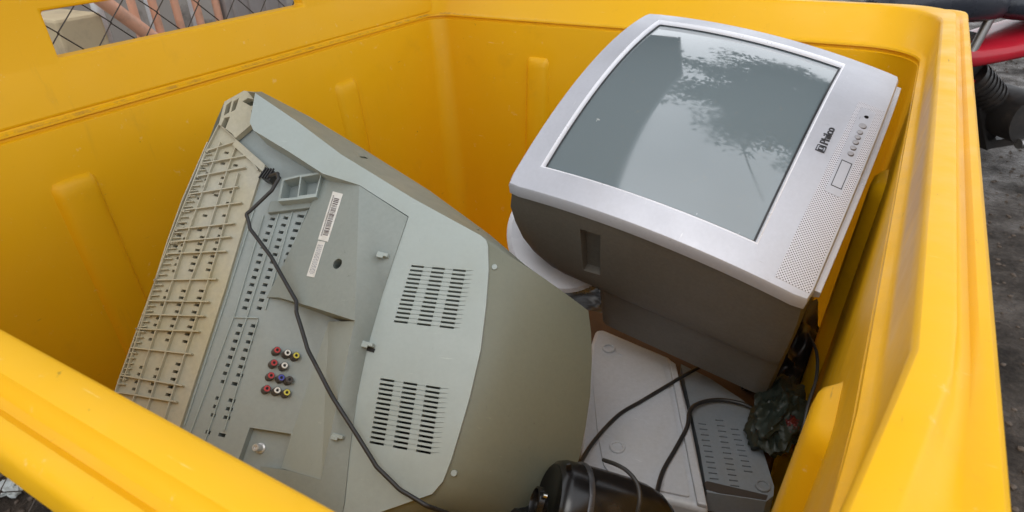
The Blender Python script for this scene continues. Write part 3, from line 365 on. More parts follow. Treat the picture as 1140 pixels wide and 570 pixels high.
def make_bin():
    root = empty('waste_bin', loc=(-.63, .98, 0))
    off = Vector(root.location)
    sec = [ # xl, xr, yf, yb, z, radii FL FR BR BL, k
      (-1.22, -.04, .38, 1.665, -1.150, .06, .06, .06, .06, 0),
      (-1.245, -.017, .36, 1.69, -1.125, .07, .07, .07, .06, 0),
      (-1.306, .0275, .168, 1.742, -.372, .07, .09, .11, .05, .03),
      (-1.307, .0285, .166, 1.743, -.366, .07, .09, .12, .05, .05),
      (-1.3125, .0335, .162, 1.7485, -.3635, .07, .09, .12, .05, .05),
      (-1.3130, .0340, .162, 1.7490, -.3595, .07, .09, .12, .05, .05),
      (-1.3065, .0290, .166, 1.7430, -.3560, .07, .09, .12, .05, .06),
      (-1.3070, .0300, .1655, 1.7440, -.3520, .07, .09, .12, .05, .06),
      (-1.3110, .0365, .163, 1.749, -.3500, .07, .09, .13, .05, .07),
      (-1.316, .0405, .160, 1.755, -.3455, .07, .09, .135, .05, .08),
      (-1.331, .0475, .147, 1.812, -.284, .06, .09, .15, .05, .155),
      (-1.333, .0490, .1445, 1.817, -.2785, .06, .09, .155, .05, .155),
      (-1.336, .0520, .141, 1.822, -.276, .06, .09, .16, .05, .155),
      (-1.350, .0700, .122, 1.845, -.276, .05, .08, .10, .04, .155),
      (-1.353, .0740, .118, 1.848, -.2778, .05, .07, .09, .04, .155),
      (-1.357, .0770, .114, 1.851, -.2860, .05, .06, .08, .04, .12),
      (-1.362, .0810, .110, 1.856, -.2900, .04, .05, .06, .04, .06),
      (-1.366, .0850, .104, 1.860, -.2905, .04, .05, .06, .04, .04),
      (-1.371, .0900, .099, 1.865, -.2865, .04, .05, .05, .04, .02),
      (-1.380, .0970, .092, 1.872, -.2865, .03, .04, .04, .03, 0),
      (-1.385, .1010, .086, 1.877, -.2905, .03, .04, .04, .03, 0),
      (-1.387, .1030, .083, 1.880, -.2970, .03, .04, .04, .03, 0),
      (-1.388, .1035, .0840, 1.881, -.322, .03, .04, .04, .03, 0),
      (-1.386, .1015, .089, 1.879, -.326, .03, .04, .04, .03, 0),
      (-1.355, .075, .118, 1.850, -.328, .04, .05, .05, .04, 0),
      (-1.350, .070, .122, 1.845, -.336, .04, .05, .05, .04, 0),
      (-1.285, .015, .325, 1.780, -1.175, .06, .07, .07, .06, 0),
      (-1.26, -.01, .345, 1.755, -1.200, .05, .05, .05, .05, 0)]
    bm = bmesh.new(); rings = []
    for s in sec: rings.append([bm.verts.new(p - off) for p in bin_loop(*s[:9], k=s[9])])
    n = len(rings[0])
    for A, B in zip(rings, rings[1:]):
        for i in range(n): bm.faces.new((A[i], B[i], B[(i+1) % n], A[(i+1) % n]))
    bm.faces.new(rings[0]); bm.faces.new(rings[-1][::-1])
    # vertical stiffening ribs moulded into the inner walls: (point on wall, inward direction, along)
    def rib(base, inn, al, w, top=-.455, bot=-1.12, pr=.024, draft=(0, 0)):
        base, inn, al = Vector(base), Vector(inn), Vector(al)
        zs = [bot, -.80, top - .03, top - .012, top - .003, top + .002]; ps = [pr, pr, pr, pr*.9, pr*.55, -.004]
        L = []
        for z, p in zip(zs, ps):
            dr = inn * (.072 * (-.372 - z) * 1.0) ; ww = w * (1 if p >= pr*.9 else .86) * (1 + .12 * (top - z))
            row = []
            for u, q in ((-.5, -.012), (-.44, .25), (-.36, .8), (-.26, 1), (.26, 1), (.36, .8), (.44, .25), (.5, -.012)):
                qq = p * q if q > 0 else -.006
                if p < 0: qq = p
                row.append(bm.verts.new(base + al * (ww * u) + dr + inn * qq + Vector((0, 0, z + H)) - off))
            L.append(row)
        for A, B in zip(L, L[1:]):
            for i in range(7): bm.faces.new((A[i], A[i+1], B[i+1], B[i]))
    for y in (.555, 1.295): rib((-1.306, y, 0), (1, 0, 0), (0, 1, 0), .090, pr=.015)
    for x in (-.94, -.35): rib((x, 1.742, 0), (0, -1, 0), (1, 0, 0), .080, pr=.014)
    for y in (.585, 1.235): rib((.0275, y, 0), (-1, 0, 0), (0, 1, 0), .105, pr=.020, top=-.468)
    body = obj('bin_body', bm, YEL, root, smooth=True)
    # raised panel along one side with a long opening
    bm = bmesh.new()
    ys = [.165, .40, .625, 1.228, 1.5, 1.74]; zs = [-.3465, -.262, -.2525, -.172, -.10]
    X0, X1 = -1.3295, -1.368
    def hole(y, z): return .625 < y < 1.228 and -.2525 < z < -.172
    V = {}
    for s, X in enumerate((X0, X1)):
        for i, y in enumerate(ys):
            for j, z in enumerate(zs):
                V[s, i, j] = bm.verts.new(Vector(((-1.3125, -1.3270, -1.3280, -1.331, -1.333)[j] if s == 0 else X, y, z + H)) - off)
    cells = [(i, j) for i in range(5) for j in range(4) if not hole((ys[i]+ys[i+1])/2, (zs[j]+zs[j+1])/2)]
    for i, j in cells:
        for s in (0, 1): bm.faces.new((V[s,i,j], V[s,i+1,j], V[s,i+1,j+1], V[s,i,j+1]))
        for (a, b), (di, dj) in ((((i,j),(i+1,j)),(0,-1)), (((i+1,j),(i+1,j+1)),(1,0)), (((i+1,j+1),(i,j+1)),(0,1)), (((i,j+1),(i,j)),(-1,0))):
            if (i+di, j+dj) not in cells: bm.faces.new((V[0,a[0],a[1]], V[0,b[0],b[1]], V[1,b[0],b[1]], V[1,a[0],a[1]]))
    obj('handle_panel', bm, YEL, root, smooth=True, bevel=.006, seg=3)
    for y in (.45, .98, 1.63):
        bm = bmesh.new(); box(bm, Vector((-.635, y, .0755)) - off, (1.18, .12, .150)); obj('foot', bm, YEL, root, bevel=.01)
    tag(root, 'big yellow plastic bin holding discarded televisions, scuffed along its rim', 'bin')
make_bin()

# ================================================================ TELEVISION SEEN FROM BEHIND
def make_tv_back():
    G = GEO
    root = empty('television', G['T1'])
    tag(root, 'grey television lying face down, its dusty back with vents, jacks and beige ribbed base showing', 'television')
    V3 = Vector
    # outer shell: rear outline, bulging flank, front outline
    r0, r3, r4_ = [[V3(p) for p in G[k]] for k in ('tv1_r0', 'tv1_r3', 'tv1_r4')]
    bm = bmesh.new(); rings = []
    rings.append([V3((p.x + (.09 - p.x)*.05, p.y + (0 - p.y)*.05, -.062)) for p in r0]); rings.append(r0)
    for t in (.12, .28, .46, .64, .8, .92, 1):
        rings.append([V3((a.x + (b.x-a.x)*t, a.y + (b.y-a.y)*t, a.z + (b.z-a.z)*t**(1.45 if abs(b.z-a.z) > .09 else 1))) for a, b in zip(r0, r3)])
    rings.append([a.lerp(b, .25) for a, b in zip(r3, r4_)]); rings.append(r4_)
    R = [[bm.verts.new(p) for p in r] for r in rings]; n = len(r0)
    for A, B in zip(R, R[1:]):
        for i in range(n): bm.faces.new((A[i], A[(i+1) % n], B[(i+1) % n], B[i]))
    f = [bm.faces.new(R[0]), bm.faces.new(R[-1][::-1])]; bmesh.ops.triangulate(bm, faces=f)
    cb = obj('cabinet', bm, OLIVE, root)
    c = bmesh.new()
    for x, y, z in G['fslot']: box(c, (x, y, z + .002), (.0065, .0075, .05), Matrix.Rotation(rad(-38), 3, 'Z'))
    cut(cb, c)
    for p in cb.data.polygons: p.use_smooth = True
    cb.data.set_sharp_from_angle(angle=rad(38))
    # raised cover with the two vents
    plate = bmesh.new(); slab(plate, G['plate'], .046)
    plate = obj('rear_cover', plate, GREY, root)
    c = bmesh.new(); gg = bmesh.new()
    for key, rk in (('v1', 'v1r'), ('v2', 'v2r')):
        a, b, d, e = [V3(p) for p in G[key]]; ra, rb = [V3(p) for p in G[rk]]
        for k in range(14):
            t = k / 13; L = a.lerp(e, t); Rr = b.lerp(d, t); dr = (Rr - L); Ln = dr.length; u = dr.normalized(); w = V3((-u.y, u.x, 0))
            for m0, m1 in ((0, .235), (.385, .62), (.765, 1)):
                p, q = L + dr * m0, L + dr * m1; hw = .00138
                slab(c, [p - w*hw + V3((0,0,.004)), q - w*hw + V3((0,0,.004)), q + w*hw + V3((0,0,.004)), p + w*hw + V3((0,0,.004))], .06)
            # shallow groove running on past the slots and tapering out
            q = Rr + (ra.lerp(rb, t) - Rr); hz = V3((0, 0, .004))
            for (s0, s1) in ((L + dr*.24, L + dr*.38), (L + dr*.625, L + dr*.76)):
                hw = .0005; slab(gg, [s0 - w*hw + hz, s1 - w*hw + hz, s1 + w*hw + hz, s0 + w*hw + hz], .0052)
            hw = .0009; P = Rr + u*.0004
            slab(gg, [P - w*hw + hz, q + hz, P + w*hw + hz], .0055)
    cut(plate, c); cut(plate, gg)
    md = plate.modifiers.new('bevel', 'BEVEL'); md.width = .0022; md.segments = 2; md.limit_method = 'ANGLE'; md.angle_limit = rad(60)
    plate.modifiers.clear()
    bm = bmesh.new()
    for key in ('v1', 'v2'):
        P = [V3(p) for p in G[key]]; cc = sum(P, V3())/4
        slab(bm, [cc + (p-cc)*1.12 + V3((0,0,-.018)) for p in P], .004)
    # slotted panel
    sp = bmesh.new(); slab(sp, G['slotp'], .02); sp = obj('slotted_panel', sp, GREYS, root)
    c = bmesh.new()
    for x, y, w in G['slots']:
        slab(c, [(x-w*.6, y-.0021, -.03), (x+w*.6, y-.0028, -.03), (x+w*.6+.0006, y+.0019, -.03), (x-w*.6+.0006, y+.0024, -.03)], .04)
    cut(sp, c)
    c = bmesh.new(); slab(c, [V3(p) + V3((0,0,.01)) for p in G['coaxp']], .021); cut(sp, c)
    obj('slot_shade_backing', bm, DARK, root)  # black sheet stands in for the shade behind the vent slots
    bm = bmesh.new()
    for r in G['ridges']:
        for a, b in zip(r, r[1:]): bar(bm, a, b, .0016, .0026)
    obj('ridge', bm, GREY, root, bevel=.0005)
    # raised jack housing
    bl = bmesh.new(); A, Bp = [V3(p) for p in G['blockL']], [V3(p) for p in G['blockR']]
    tops = {}
    def tv(p):
        k = (round(p.x, 4), round(p.y, 4))
        if k not in tops: tops[k] = bl.verts.new(p)
        return tops[k]
    fa = [bl.faces.new([tv(p) for p in A]), bl.faces.new([tv(p) for p in Bp])]
    ring = [tv(V3(p)) for p in G['block']]; low = [bl.verts.new((v.co.x, v.co.y, -.052)) for v in ring]; k = len(ring)
    for i in range(k): bl.faces.new((ring[i], low[i], low[(i+1) % k], ring[(i+1) % k]))
    fa.append(bl.faces.new(low)); bmesh.ops.triangulate(bl, faces=fa); bl = obj('jack_housing', bl, GREYD, root)
    c = bmesh.new(); x, y, z = G['bhole']; cyl(c, (x, y, -.026), (x, y, .03), .0068, .0078, 28); cut(bl, c)
    for p in bl.data.polygons: p.use_smooth = True
    bl.data.set_sharp_from_angle(angle=rad(42))
    bm = bmesh.new(); cyl(bm, (x, y, -.0262), (x, y, -.0225), .0079, n=24); obj('hole_shade', bm, DARK, root)  # black disc paints the dark at the bottom of the hole
    bm = bmesh.new(); slab(bm, G['slope'], .006); obj('recess_side', bm, GREY, root)
    bm = bmesh.new(); slab(bm, G['shelf'], .02); obj('shelf', bm, GREYD, root, bevel=.002)
    po = bmesh.new(); slab(po, G['pockout'], .035); po = obj('pocket_frame', po, GREY, root)
    c = bmesh.new()
    for P in G['pock']: slab(c, [V3(p) + V3((0,0,.006)) for p in P], .034)
    cut(po, c)
    # yellowed base with its lattice of ribs
    be = bmesh.new(); slab(be, G['beige'], .007); be = obj('base_panel', be, BEIGE, root)
    c = bmesh.new()
    for x, y in G['bslots']:
        w = .0040; slab(c, [(x-w, y-.0018, -.02), (x+w, y-.0023, -.02), (x+w+.0004, y+.0017, -.02), (x-w+.0004, y+.0021, -.02)], .022)
    cut(be, c)
    bm = bmesh.new()
    for r in G['brows']:
        for a, b in zip(r, r[1:]): bar(bm, a, b, .0019, .0075, lift=-.001)
    for r in G['blongs']:
        for a, b in zip(r, r[1:]): bar(bm, a, b, .0015, .0068, lift=-.001)
    for a, b in zip(G['bborder'], G['bborder'][1:]): bar(bm, a, b, .0016, .0065, lift=-.001)
    for a, b in G['bedge']: bar(bm, a, b, .0014, .006, lift=-.001)
    obj('rib_lattice', bm, BEIGE, be)
    co = bmesh.new(); slab(co, G['corner'], .010); co = obj('corner_block', co, BEIGE, root)
    c = bmesh.new()
    for P in G['cornerholes'] + [G['cornerdark']]: slab(c, [V3(p) + V3((0,0,.01)) for p in P], .022)
    cut(co, c)
    bm = bmesh.new(); slab(bm, G['chamfer'], .012); obj('base_edge', bm, BEIGE, root, bevel=.0015)
    # phono sockets
    cols = dict(r=RED, w=WHT, y=YLW, b=BLU, k=DARKM)
    names = dict(r='red', w='white', y='yellow', b='blue', k='black')
    AX = Vector((.80, .22, 1)).normalized()       # the socket plate leans a little
    for x, y, k in G['jacks']:
        O = Vector((x, y, -.036))
        bm = bmesh.new(); cyl(bm, O, O + AX*.0045, .0058, .0055, 24); cyl(bm, O + AX*.004, O + AX*.0125, .0050, n=24)
        j = obj('phono_socket', bm, DARKM, root, smooth=True, bevel=.0004)
        bm = bmesh.new(); lathe(bm, O + AX*.0122, O + AX, [(0, .0041), (.0010, .0041), (.0013, .0038), (.0013, .0022), (.0002, .0019), (.0001, .0001)], 24)
        i = obj('socket_insert', bm, cols[k], j, smooth=True); i['label'] = names[k] + ' plastic insert of the socket'
        bm = bmesh.new(); cyl(bm, O + AX*.0118, O + AX*.0128, .0017, n=12); obj('pin_hole_shade', bm, DARK, j)  # black disc stands in for the dark inside the hollow socket
    x, y, z = G['coax']
    bm = bmesh.new(); lathe(bm, (x, y, -.048), (x, y, 0), [(0, .0068), (.004, .0068), (.0045, .0048), (.016, .0048), (.0168, .0042), (.0168, .0028), (.0150, .0026), (.0150, .0002)], 28)
    obj('aerial_socket', bm, mat('dull_nickel', (.55, .55, .54), .32, metal=.35), root, smooth=True)
    for x, y, z in G['clips']:
        bm = bmesh.new(); Rm = Matrix.Rotation(rad(-8), 3, 'Z'); box(bm, (x, y+.002, z+.005), (.0155, .0048, .010), Rm); box(bm, (x-.003, y-.0008, z+.0095), (.0095, .005, .0025), Rm)
        cl = obj('clip', bm, GREY, root, bevel=.0008)
        bm = bmesh.new(); box(bm, (x+.002, y-.0035, z+.0005), (.013, .005, .002), Rm); obj('clip_shade', bm, DARK, cl)  # black strip paints the shade on the clip's underside
    for x, y, z in G['boss']:
        bm = bmesh.new(); cyl(bm, (x, y, z-.012), (x, y, z+.004), .0048, .0036, 20); obj('screw_boss', bm, GREY, root, smooth=True)
    # stickers, laid on whatever surface is under them
    from mathutils.bvhtree import BVHTree
    bpy.context.view_layer.update(); vs, fs = [], []
    for o in root.children:
        k = len(vs); vs += [v.co.copy() for v in o.data.vertices]; fs += [[k + q for q in p.vertices] for p in o.data.polygons]
    T = BVHTree.FromPolygons(vs, fs)
    def top(x, y, default=-.04):
        h_ = T.ray_cast(V3((x, y, .2)), V3((0, 0, -1)), .5); return h_[0].z if h_[0] else default
    def conform(bm, Q, dz, t=.0004, nx=1, ny=1):
        a, b, c, d = Q; A = {}
        for s in (0, 1):
            for i in range(nx+1):
                for j in range(ny+1):
                    p = a.lerp(b, i/nx).lerp(d.lerp(c, i/nx), j/ny); A[s, i, j] = bm.verts.new((p.x, p.y, top(p.x, p.y) + dz - s*t))
        for s in (0, 1):
            for i in range(nx):
                for j in range(ny): bm.faces.new((A[s,i,j], A[s,i+1,j], A[s,i+1,j+1], A[s,i,j+1]))
        ed = [(i, 0) for i in range(nx)] + [(nx, j) for j in range(ny)] + [(i, ny) for i in range(nx, 0, -1)] + [(0, j) for j in range(ny, 0, -1)]
        for (i, j), (k, l) in zip(ed, ed[1:] + ed[:1]): bm.faces.new((A[0,i,j], A[0,k,l], A[1,k,l], A[1,i,j]))
    def label(P, name, lab):
        P = [V3(p) for p in P]; bm = bmesh.new(); conform(bm, P, .0008, .0007, 4, 12); l = obj(name, bm, PAPER, root, smooth=True); l['label'] = lab
        return l, P
    def inker(bm, P):
        a, b, c_, d = P
        return lambda u0, u1, v0, v1: conform(bm, [a.lerp(b, uu).lerp(d.lerp(c_, uu), vv) for uu, vv in ((u0, v0), (u1, v0), (u1, v1), (u0, v1))], .0013, .0004)
    l, P = label(G['bar1'], 'barcode_sticker', 'white sticker with a barcode and tiny print')
    bm = bmesh.new(); ink = inker(bm, P); rnd = random.Random(5)
    v = .12
    while v < .90:
        w = rnd.choice((.008, .012, .02)); ink(.34, .82, v, v + w); v += w + rnd.choice((.010, .014, .02))
    v = .08
    while v < .92: w = rnd.uniform(.008, .016); ink(.16, .26, v, v+w); v += w + .012
    obj('printed_barcode', bm, INK, l)
    l, P = label(G['lab2'], 'small_sticker', 'small white sticker with lines of faint tiny print')
    bm = bmesh.new(); ink = inker(bm, P)
    for uu in (.2, .38, .56, .74):
        v = .1
        while v < .9: w = rnd.uniform(.02, .07); ink(uu, uu+.07, v, min(v+w, .92)); v += w + .02
    obj('printed_lines', bm, PRINT, l)
    # mains lead with its strain relief
    x, y, z = G['relief']
    bm = bmesh.new(); Rm = Matrix.Rotation(rad(-20), 3, 'Z'); box(bm, (x, y, z - .006), (.020, .017, .022), Rm)
    for k in range(4):
        box(bm, (x - .007 + k*.0045, y, z + .006), (.0018, .019, .004), Rm)
    rl = obj('strain_relief', bm, BLACK, root, bevel=.0012)
    C1 = [V3(p) for p in G['cord1']]; L1 = []
    for a, c in zip(C1[:-1], C1[1:]):
        for t in (0, .25, .5, .75): q = a.lerp(c, t); L1.append(V3((q.x, q.y, max(q.z, max(top(q.x + dx_, q.y) for dx_ in (-.003, 0, .003)) + .0036)) if q.z > -.045 else q))
    F = [p.copy() for p in L1]
    for _ in range(200):
        N = [p.copy() for p in L1]
        for i in range(2, len(L1)-2): N[i].z = max(F[i].z, .5*L1[i].z + .25*(L1[i-1].z + L1[i+1].z))
        L1 = N
    L1.append(C1[-1])
    tube('power_lead', L1, .0027, BLACK, root, sub=3)
    return root
make_tv_back()

# ================================================================ TELEVISION LYING SCREEN UP
def make_tv_front():
    root = empty('television', GEO['T2'])
    tag(root, 'silver television lying on its back, wide screen up, reflecting sky and tree', 'television')
    KX, KY = .613, .351; W2, H2 = .28, .2435; SX, SY, SC = .2325, .1744, .026
    z = lambda x, y: -KX*x*x - KY*y*y
    def merge(*ls): 
        s = sorted(set(round(v, 6) for l in ls for v in l)); return s
    xs = merge(lin(-W2, -SX, 3), lin(-SX, SX, 36), lin(SX, W2, 3)); ys = merge(lin(-H2, SC-SY, 6), lin(SC-SY, SC+SY, 28), lin(SC+SY, H2, 4))
    # bezel
    def rc(x, y):
        # softly rounded outer corners
        r = .012; cx, cy = W2 - r, H2 - r
        if abs(x) > cx and abs(y) > cy:
            dx, dy = abs(x)-cx, abs(y)-cy; m = max(dx, dy); L = math.hypot(dx, dy)
            if L > 1e-9: k = m / L; x = math.copysign(cx + dx*k, x); y = math.copysign(cy + dy*k, y)
        return x, y
    def per(hx, hy, cy, nx=30, ny=24):
        P = [(x, cy-hy) for x in lin(-hx, hx, nx)[:-1]] + [(hx, y) for y in lin(cy-hy, cy+hy, ny)[:-1]] + [(x, cy+hy) for x in lin(hx, -hx, nx)[:-1]] + [(-hx, y) for y in lin(cy+hy, cy-hy, ny)[:-1]]
        return P
    def strip(bm, loops, close=False):
        R = [[bm.verts.new(p) for p in l] for l in loops]; n = len(R[0])
        for A, B in zip(R, R[1:]):
            for i in range(n): bm.faces.new((A[i], A[(i+1) % n], B[(i+1) % n], B[i]))
        return R
    def outer(hx, hy, dz, cy=0., r=.010):
        L = []
        for x, y in per(hx, hy, cy):
            ax, ay = abs(x), abs(y - cy)
            if ax > hx - r and ay > hy - r:
                dx, dy = ax-(hx-r), ay-(hy-r); m = max(dx, dy); q = math.hypot(dx, dy); k = m/q if q else 1
                x = math.copysign(hx-r+dx*k, x); y = cy + math.copysign(hy-r+dy*k, y-cy)
            L.append(Vector((x, y, z(x, y) + dz)))
        return L
    bm = bmesh.new()
    o1 = outer(W2, H2, -.003); o2 = outer(W2-.0022, H2-.0022, 0, r=.0085)
    i1 = [Vector((x, y, z(x, y))) for x, y in per(SX+.0035, SY+.0035, SC)]
    mids = [[Vector((a.x+(b.x-a.x)*t, a.y+(b.y-a.y)*t, 0)) for a, b in zip(o2, i1)] for t in (.25, .5, .75)]
    for l in mids:
        for p in l: p.z = z(p.x, p.y)
    strip(bm, [outer(W2-.003, H2-.003, -.024), outer(W2-.0005, H2-.0005, -.0225), o1, o2] + mids + [i1])
    bezel = obj('front_bezel', bm, SILVER, root, smooth=True, auto=1)
    bm = bmesh.new()
    strip(bm, [i1, [Vector((x, y, z(x, y) + .0006)) for x, y in per(SX+.0022, SY+.0022, SC)], [Vector((x, y, z(x, y)-.001)) for x, y in per(SX+.0006, SY+.0006, SC)], [Vector((x, y, z(x, y)-.0085)) for x, y in per(SX-.0015, SY-.0015, SC)]])
    obj('inner_lip', bm, SILVERL, bezel, smooth=True, auto=1)
    bm = bmesh.new()
    strip(bm, [[Vector((x, y, z(x, y)-.0082)) for x, y in per(SX-.0013, SY-.0013, SC)], [Vector((x, y, z(x, y)-.0078)) for x, y in per(SX-.0045, SY-.0045, SC)]])
    obj('gasket', bm, BLACK, root, smooth=True, auto=1)
    bm = bmesh.new()
    grid_surface(bm, lin(-SX, SX, 48), lin(SC-SY, SC+SY, 40), lambda x, y: Vector((x, y, z(x, y) - .0095)))
    obj('screen', bm, SCREEN, root, smooth=True, auto=1)
    # dark cabinet behind the bezel
    prof = [(-.0205, .2405, -.2405, .277), (-.05, .2425, -.2415, .2765), (-.12, .249, -.245, .2740), (-.17, .244, -.248, .2725), (-.21, .232, -.249, .2705), (-.240, .212, -.250, .2690), (-.258, .188, -.250, .2670), (-.268, .160, -.250, .2640), (-.274, .125, -.250, .2600), (-.277, .085, -.250, .2560), (-.282, .083, -.2515, .2555), (-.34, .080, -.2530, .2530), (-.398, .076, -.2550, .2500), (-.408, .066, -.250, .242), (-.43, .0, -.20, .17)]
    bm = bmesh.new(); loops = []
    for k, (zz, yt, yb, xh) in enumerate(prof):
        L = []
        for x, y in per(1, 1, 0):
            X = x * xh; Y = yb + (y + 1) / 2 * (yt - yb)
            r = .010 + .010 * min(1, max(0, -zz - .1) / .3)
            ax, cyy, hy = abs(X), (yt+yb)/2, (yt-yb)/2; ay = abs(Y - cyy)
            if ax > xh - r and ay > hy - r:
                dx, dy = ax-(xh-r), ay-(hy-r); m = max(dx, dy); q = math.hypot(dx, dy); kk = m/q if q else 1
                X = math.copysign(xh-r+dx*kk, X); Y = cyy + math.copysign(hy-r+dy*kk, Y-cyy)
            f = max(0, 1 - (-zz - .0205) / .12)
            L.append(Vector((X, Y, zz + z(X, Y) * f)))
        loops.append(L)
    R = strip(bm, loops); bm.faces.new(R[-1]); bm.faces.new(R[0][::-1])
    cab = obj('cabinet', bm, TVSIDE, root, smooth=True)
    c = bmesh.new(); slab(c, [(-.29, .073, -.108), (-.29, .110, -.112), (-.29, .104, -.225), (-.29, .071, -.218)], .036, Vector((1, 0, 0))); cut(cab, c)
    for p in cab.data.polygons: p.use_smooth = True
    cab.data.set_sharp_from_angle(angle=rad(30))
    # step along the lower edge
    bm = bmesh.new(); n = 30
    L0 = []
    for x in lin(-.250, .268, n):
        q = z(x, -.24) - .016; L0.append([Vector((x, -.2405, q)), Vector((x, -.2530, q - .001)), Vector((x, -.2535, q - .012)), Vector((x, -.2405, q - .018))])
    RR = [[bm.verts.new(p) for p in r] for r in L0]
    for A, B in zip(RR, RR[1:]):
        for i in range(4): bm.faces.new((A[i], A[(i+1) % 4], B[(i+1) % 4], B[i]))
    bm.faces.new(RR[0][::-1]); bm.faces.new(RR[-1])
    obj('lower_step', bm, SILVER, root, bevel=.001)
    # speaker grille patches that follow the bezel
    def patch(name, x0, x1, y0, y1, m, dz=.0005, nx=24, ny=6, y1b=None, t=.0006):
        b = bmesh.new(); A = {}
        for s, e in ((0, dz), (1, dz - t)):
            for i in range(nx+1):
                for j in range(ny+1):
                    x = x0 + (x1-x0)*i/nx; ya = y1 if y1b is None else y1 + (y1b-y1)*i/nx; y = y0 + (ya-y0)*j/ny
                    A[s, i, j] = b.verts.new((x, y, z(x, y) + e))
        for s in (0, 1):
            for i in range(nx):
                for j in range(ny): b.faces.new((A[s,i,j], A[s,i+1,j], A[s,i+1,j+1], A[s,i,j+1]))
        ed = [(i, 0) for i in range(nx)] + [(nx, j) for j in range(ny)] + [(i, ny) for i in range(nx, 0, -1)] + [(0, j) for j in range(ny, 0, -1)]
        for (i, j), (k, l) in zip(ed, ed[1:] + ed[:1]): b.faces.new((A[0,i,j], A[0,k,l], A[1,k,l], A[1,i,j]))
        return obj(name, b, m, root, smooth=True)
    patch('speaker_grille', -.268, .115, -.2385, -.190, GRILLE, y1b=-.197, nx=60)
    cp = patch('control_panel', -.112, .098, -.2270, -.2045, SILVER, dz=.0011, nx=30, t=.0012); cp['label'] = 'smooth silver strip with buttons across the grille'
    def ring(name, x0, x1, y0, y1, w, m, par, dz=.0016):
        b = bmesh.new()
        for (a0, a1, b0, b1) in ((x0, x1, y0, y0+w), (x0, x1, y1-w, y1), (x0, x0+w, y0+w, y1-w), (x1-w, x1, y0+w, y1-w)):
            slab(b, [(a0, b0, z(a0, b0)+dz), (a1, b0, z(a1, b0)+dz), (a1, b1, z(a1, b1)+dz), (a0, b1, z(a0, b1)+dz)], .0012)
        return obj(name, b, m, par)
    ring('door_seam', -.098, -.043, -.2245, -.2085, .0011, BLACK, cp)
    for k, x in enumerate((.048, .030, .0165, .0035, -.0105, -.0245)):
        y = -.2165; r = .0056 if k == 0 else .0043
        bm = bmesh.new(); zz = z(x, y); lathe(bm, (x, y, zz), (x, y, zz+1), [(0, r+.0009), (.0014, r+.0009), (.0014, r)], 24)
        rr = obj('button_ring', bm, DARKM, cp, smooth=True)
        bm = bmesh.new(); lathe(bm, (x, y, zz), (x, y, zz+1), [(.001, r), (.0028, r), (.0034, r*.75), (.0032, .0002)], 24); obj('button', bm, mat('button_grey', (.30, .29, .30), .4), cp, smooth=True)
        bm = bmesh.new(); box(bm, (x+.001, -.2085, zz + .0014), (.005, .0010, .0006)); obj('button_mark', bm, PRINT, cp)
    x, y = .075, -.217; bm = bmesh.new(); zz = z(x, y); cyl(bm, (x, y, zz), (x, y, zz+.002), .0034, n=20); obj('indicator_lens', bm, GLOSSB, cp)
    bm = bmesh.new(); box(bm, (.066, -.2085, z(.066, -.2085) + .0014), (.006, .001, .0006)); obj('button_mark', bm, PRINT, cp)
    # maker's emblem and lettering, chrome edged and dark
    ex, ey = -.038, -.1755
    bm = bmesh.new(); b0 = z(ex, ey)
    for s, w in ((.0070, .0013), (.0037, .0010)):
        for (a0, a1, c0, c1) in ((-s, s, -s, -s+w), (-s, s, s-w, s), (-s, -s+w, -s+w, s-w), (s-w, s, -s+w, s-w)):
            slab(bm, [(ex+a0, ey+c0, b0+.0018), (ex+a1, ey+c0, b0+.0018), (ex+a1, ey+c1, b0+.0018), (ex+a0, ey+c1, b0+.0018)], .0022)
    em = obj('emblem', bm, mat('emblem_grey', (.07, .07, .075), .35, metal=.4), root, bevel=.0004)
    cu = bpy.data.curves.new('lettering', 'FONT'); cu.body = 'Philco'; cu.size = .0180; cu.extrude = .0008; cu.offset = .00015; cu.space_character = .98
    to = bpy.data.objects.new('lettering', cu); COL.objects.link(to); bpy.context.view_layer.update()
    me = bpy.data.meshes.new_from_object(to.evaluated_get(bpy.context.evaluated_depsgraph_get())); bpy.data.objects.remove(to)
    bend = lambda p: Vector((-.0275 + p.x, -.1822 + p.y, z(-.0285 + p.x, -.18) + .0012 + p.z))
    for v in me.vertices: v.co = bend(v.co)
    lo = bpy.data.objects.new('lettering', me); COL.objects.link(lo); lo.parent = root; me.materials.clear(); me.materials.append(em.data.materials[0])
    return root
make_tv_front()

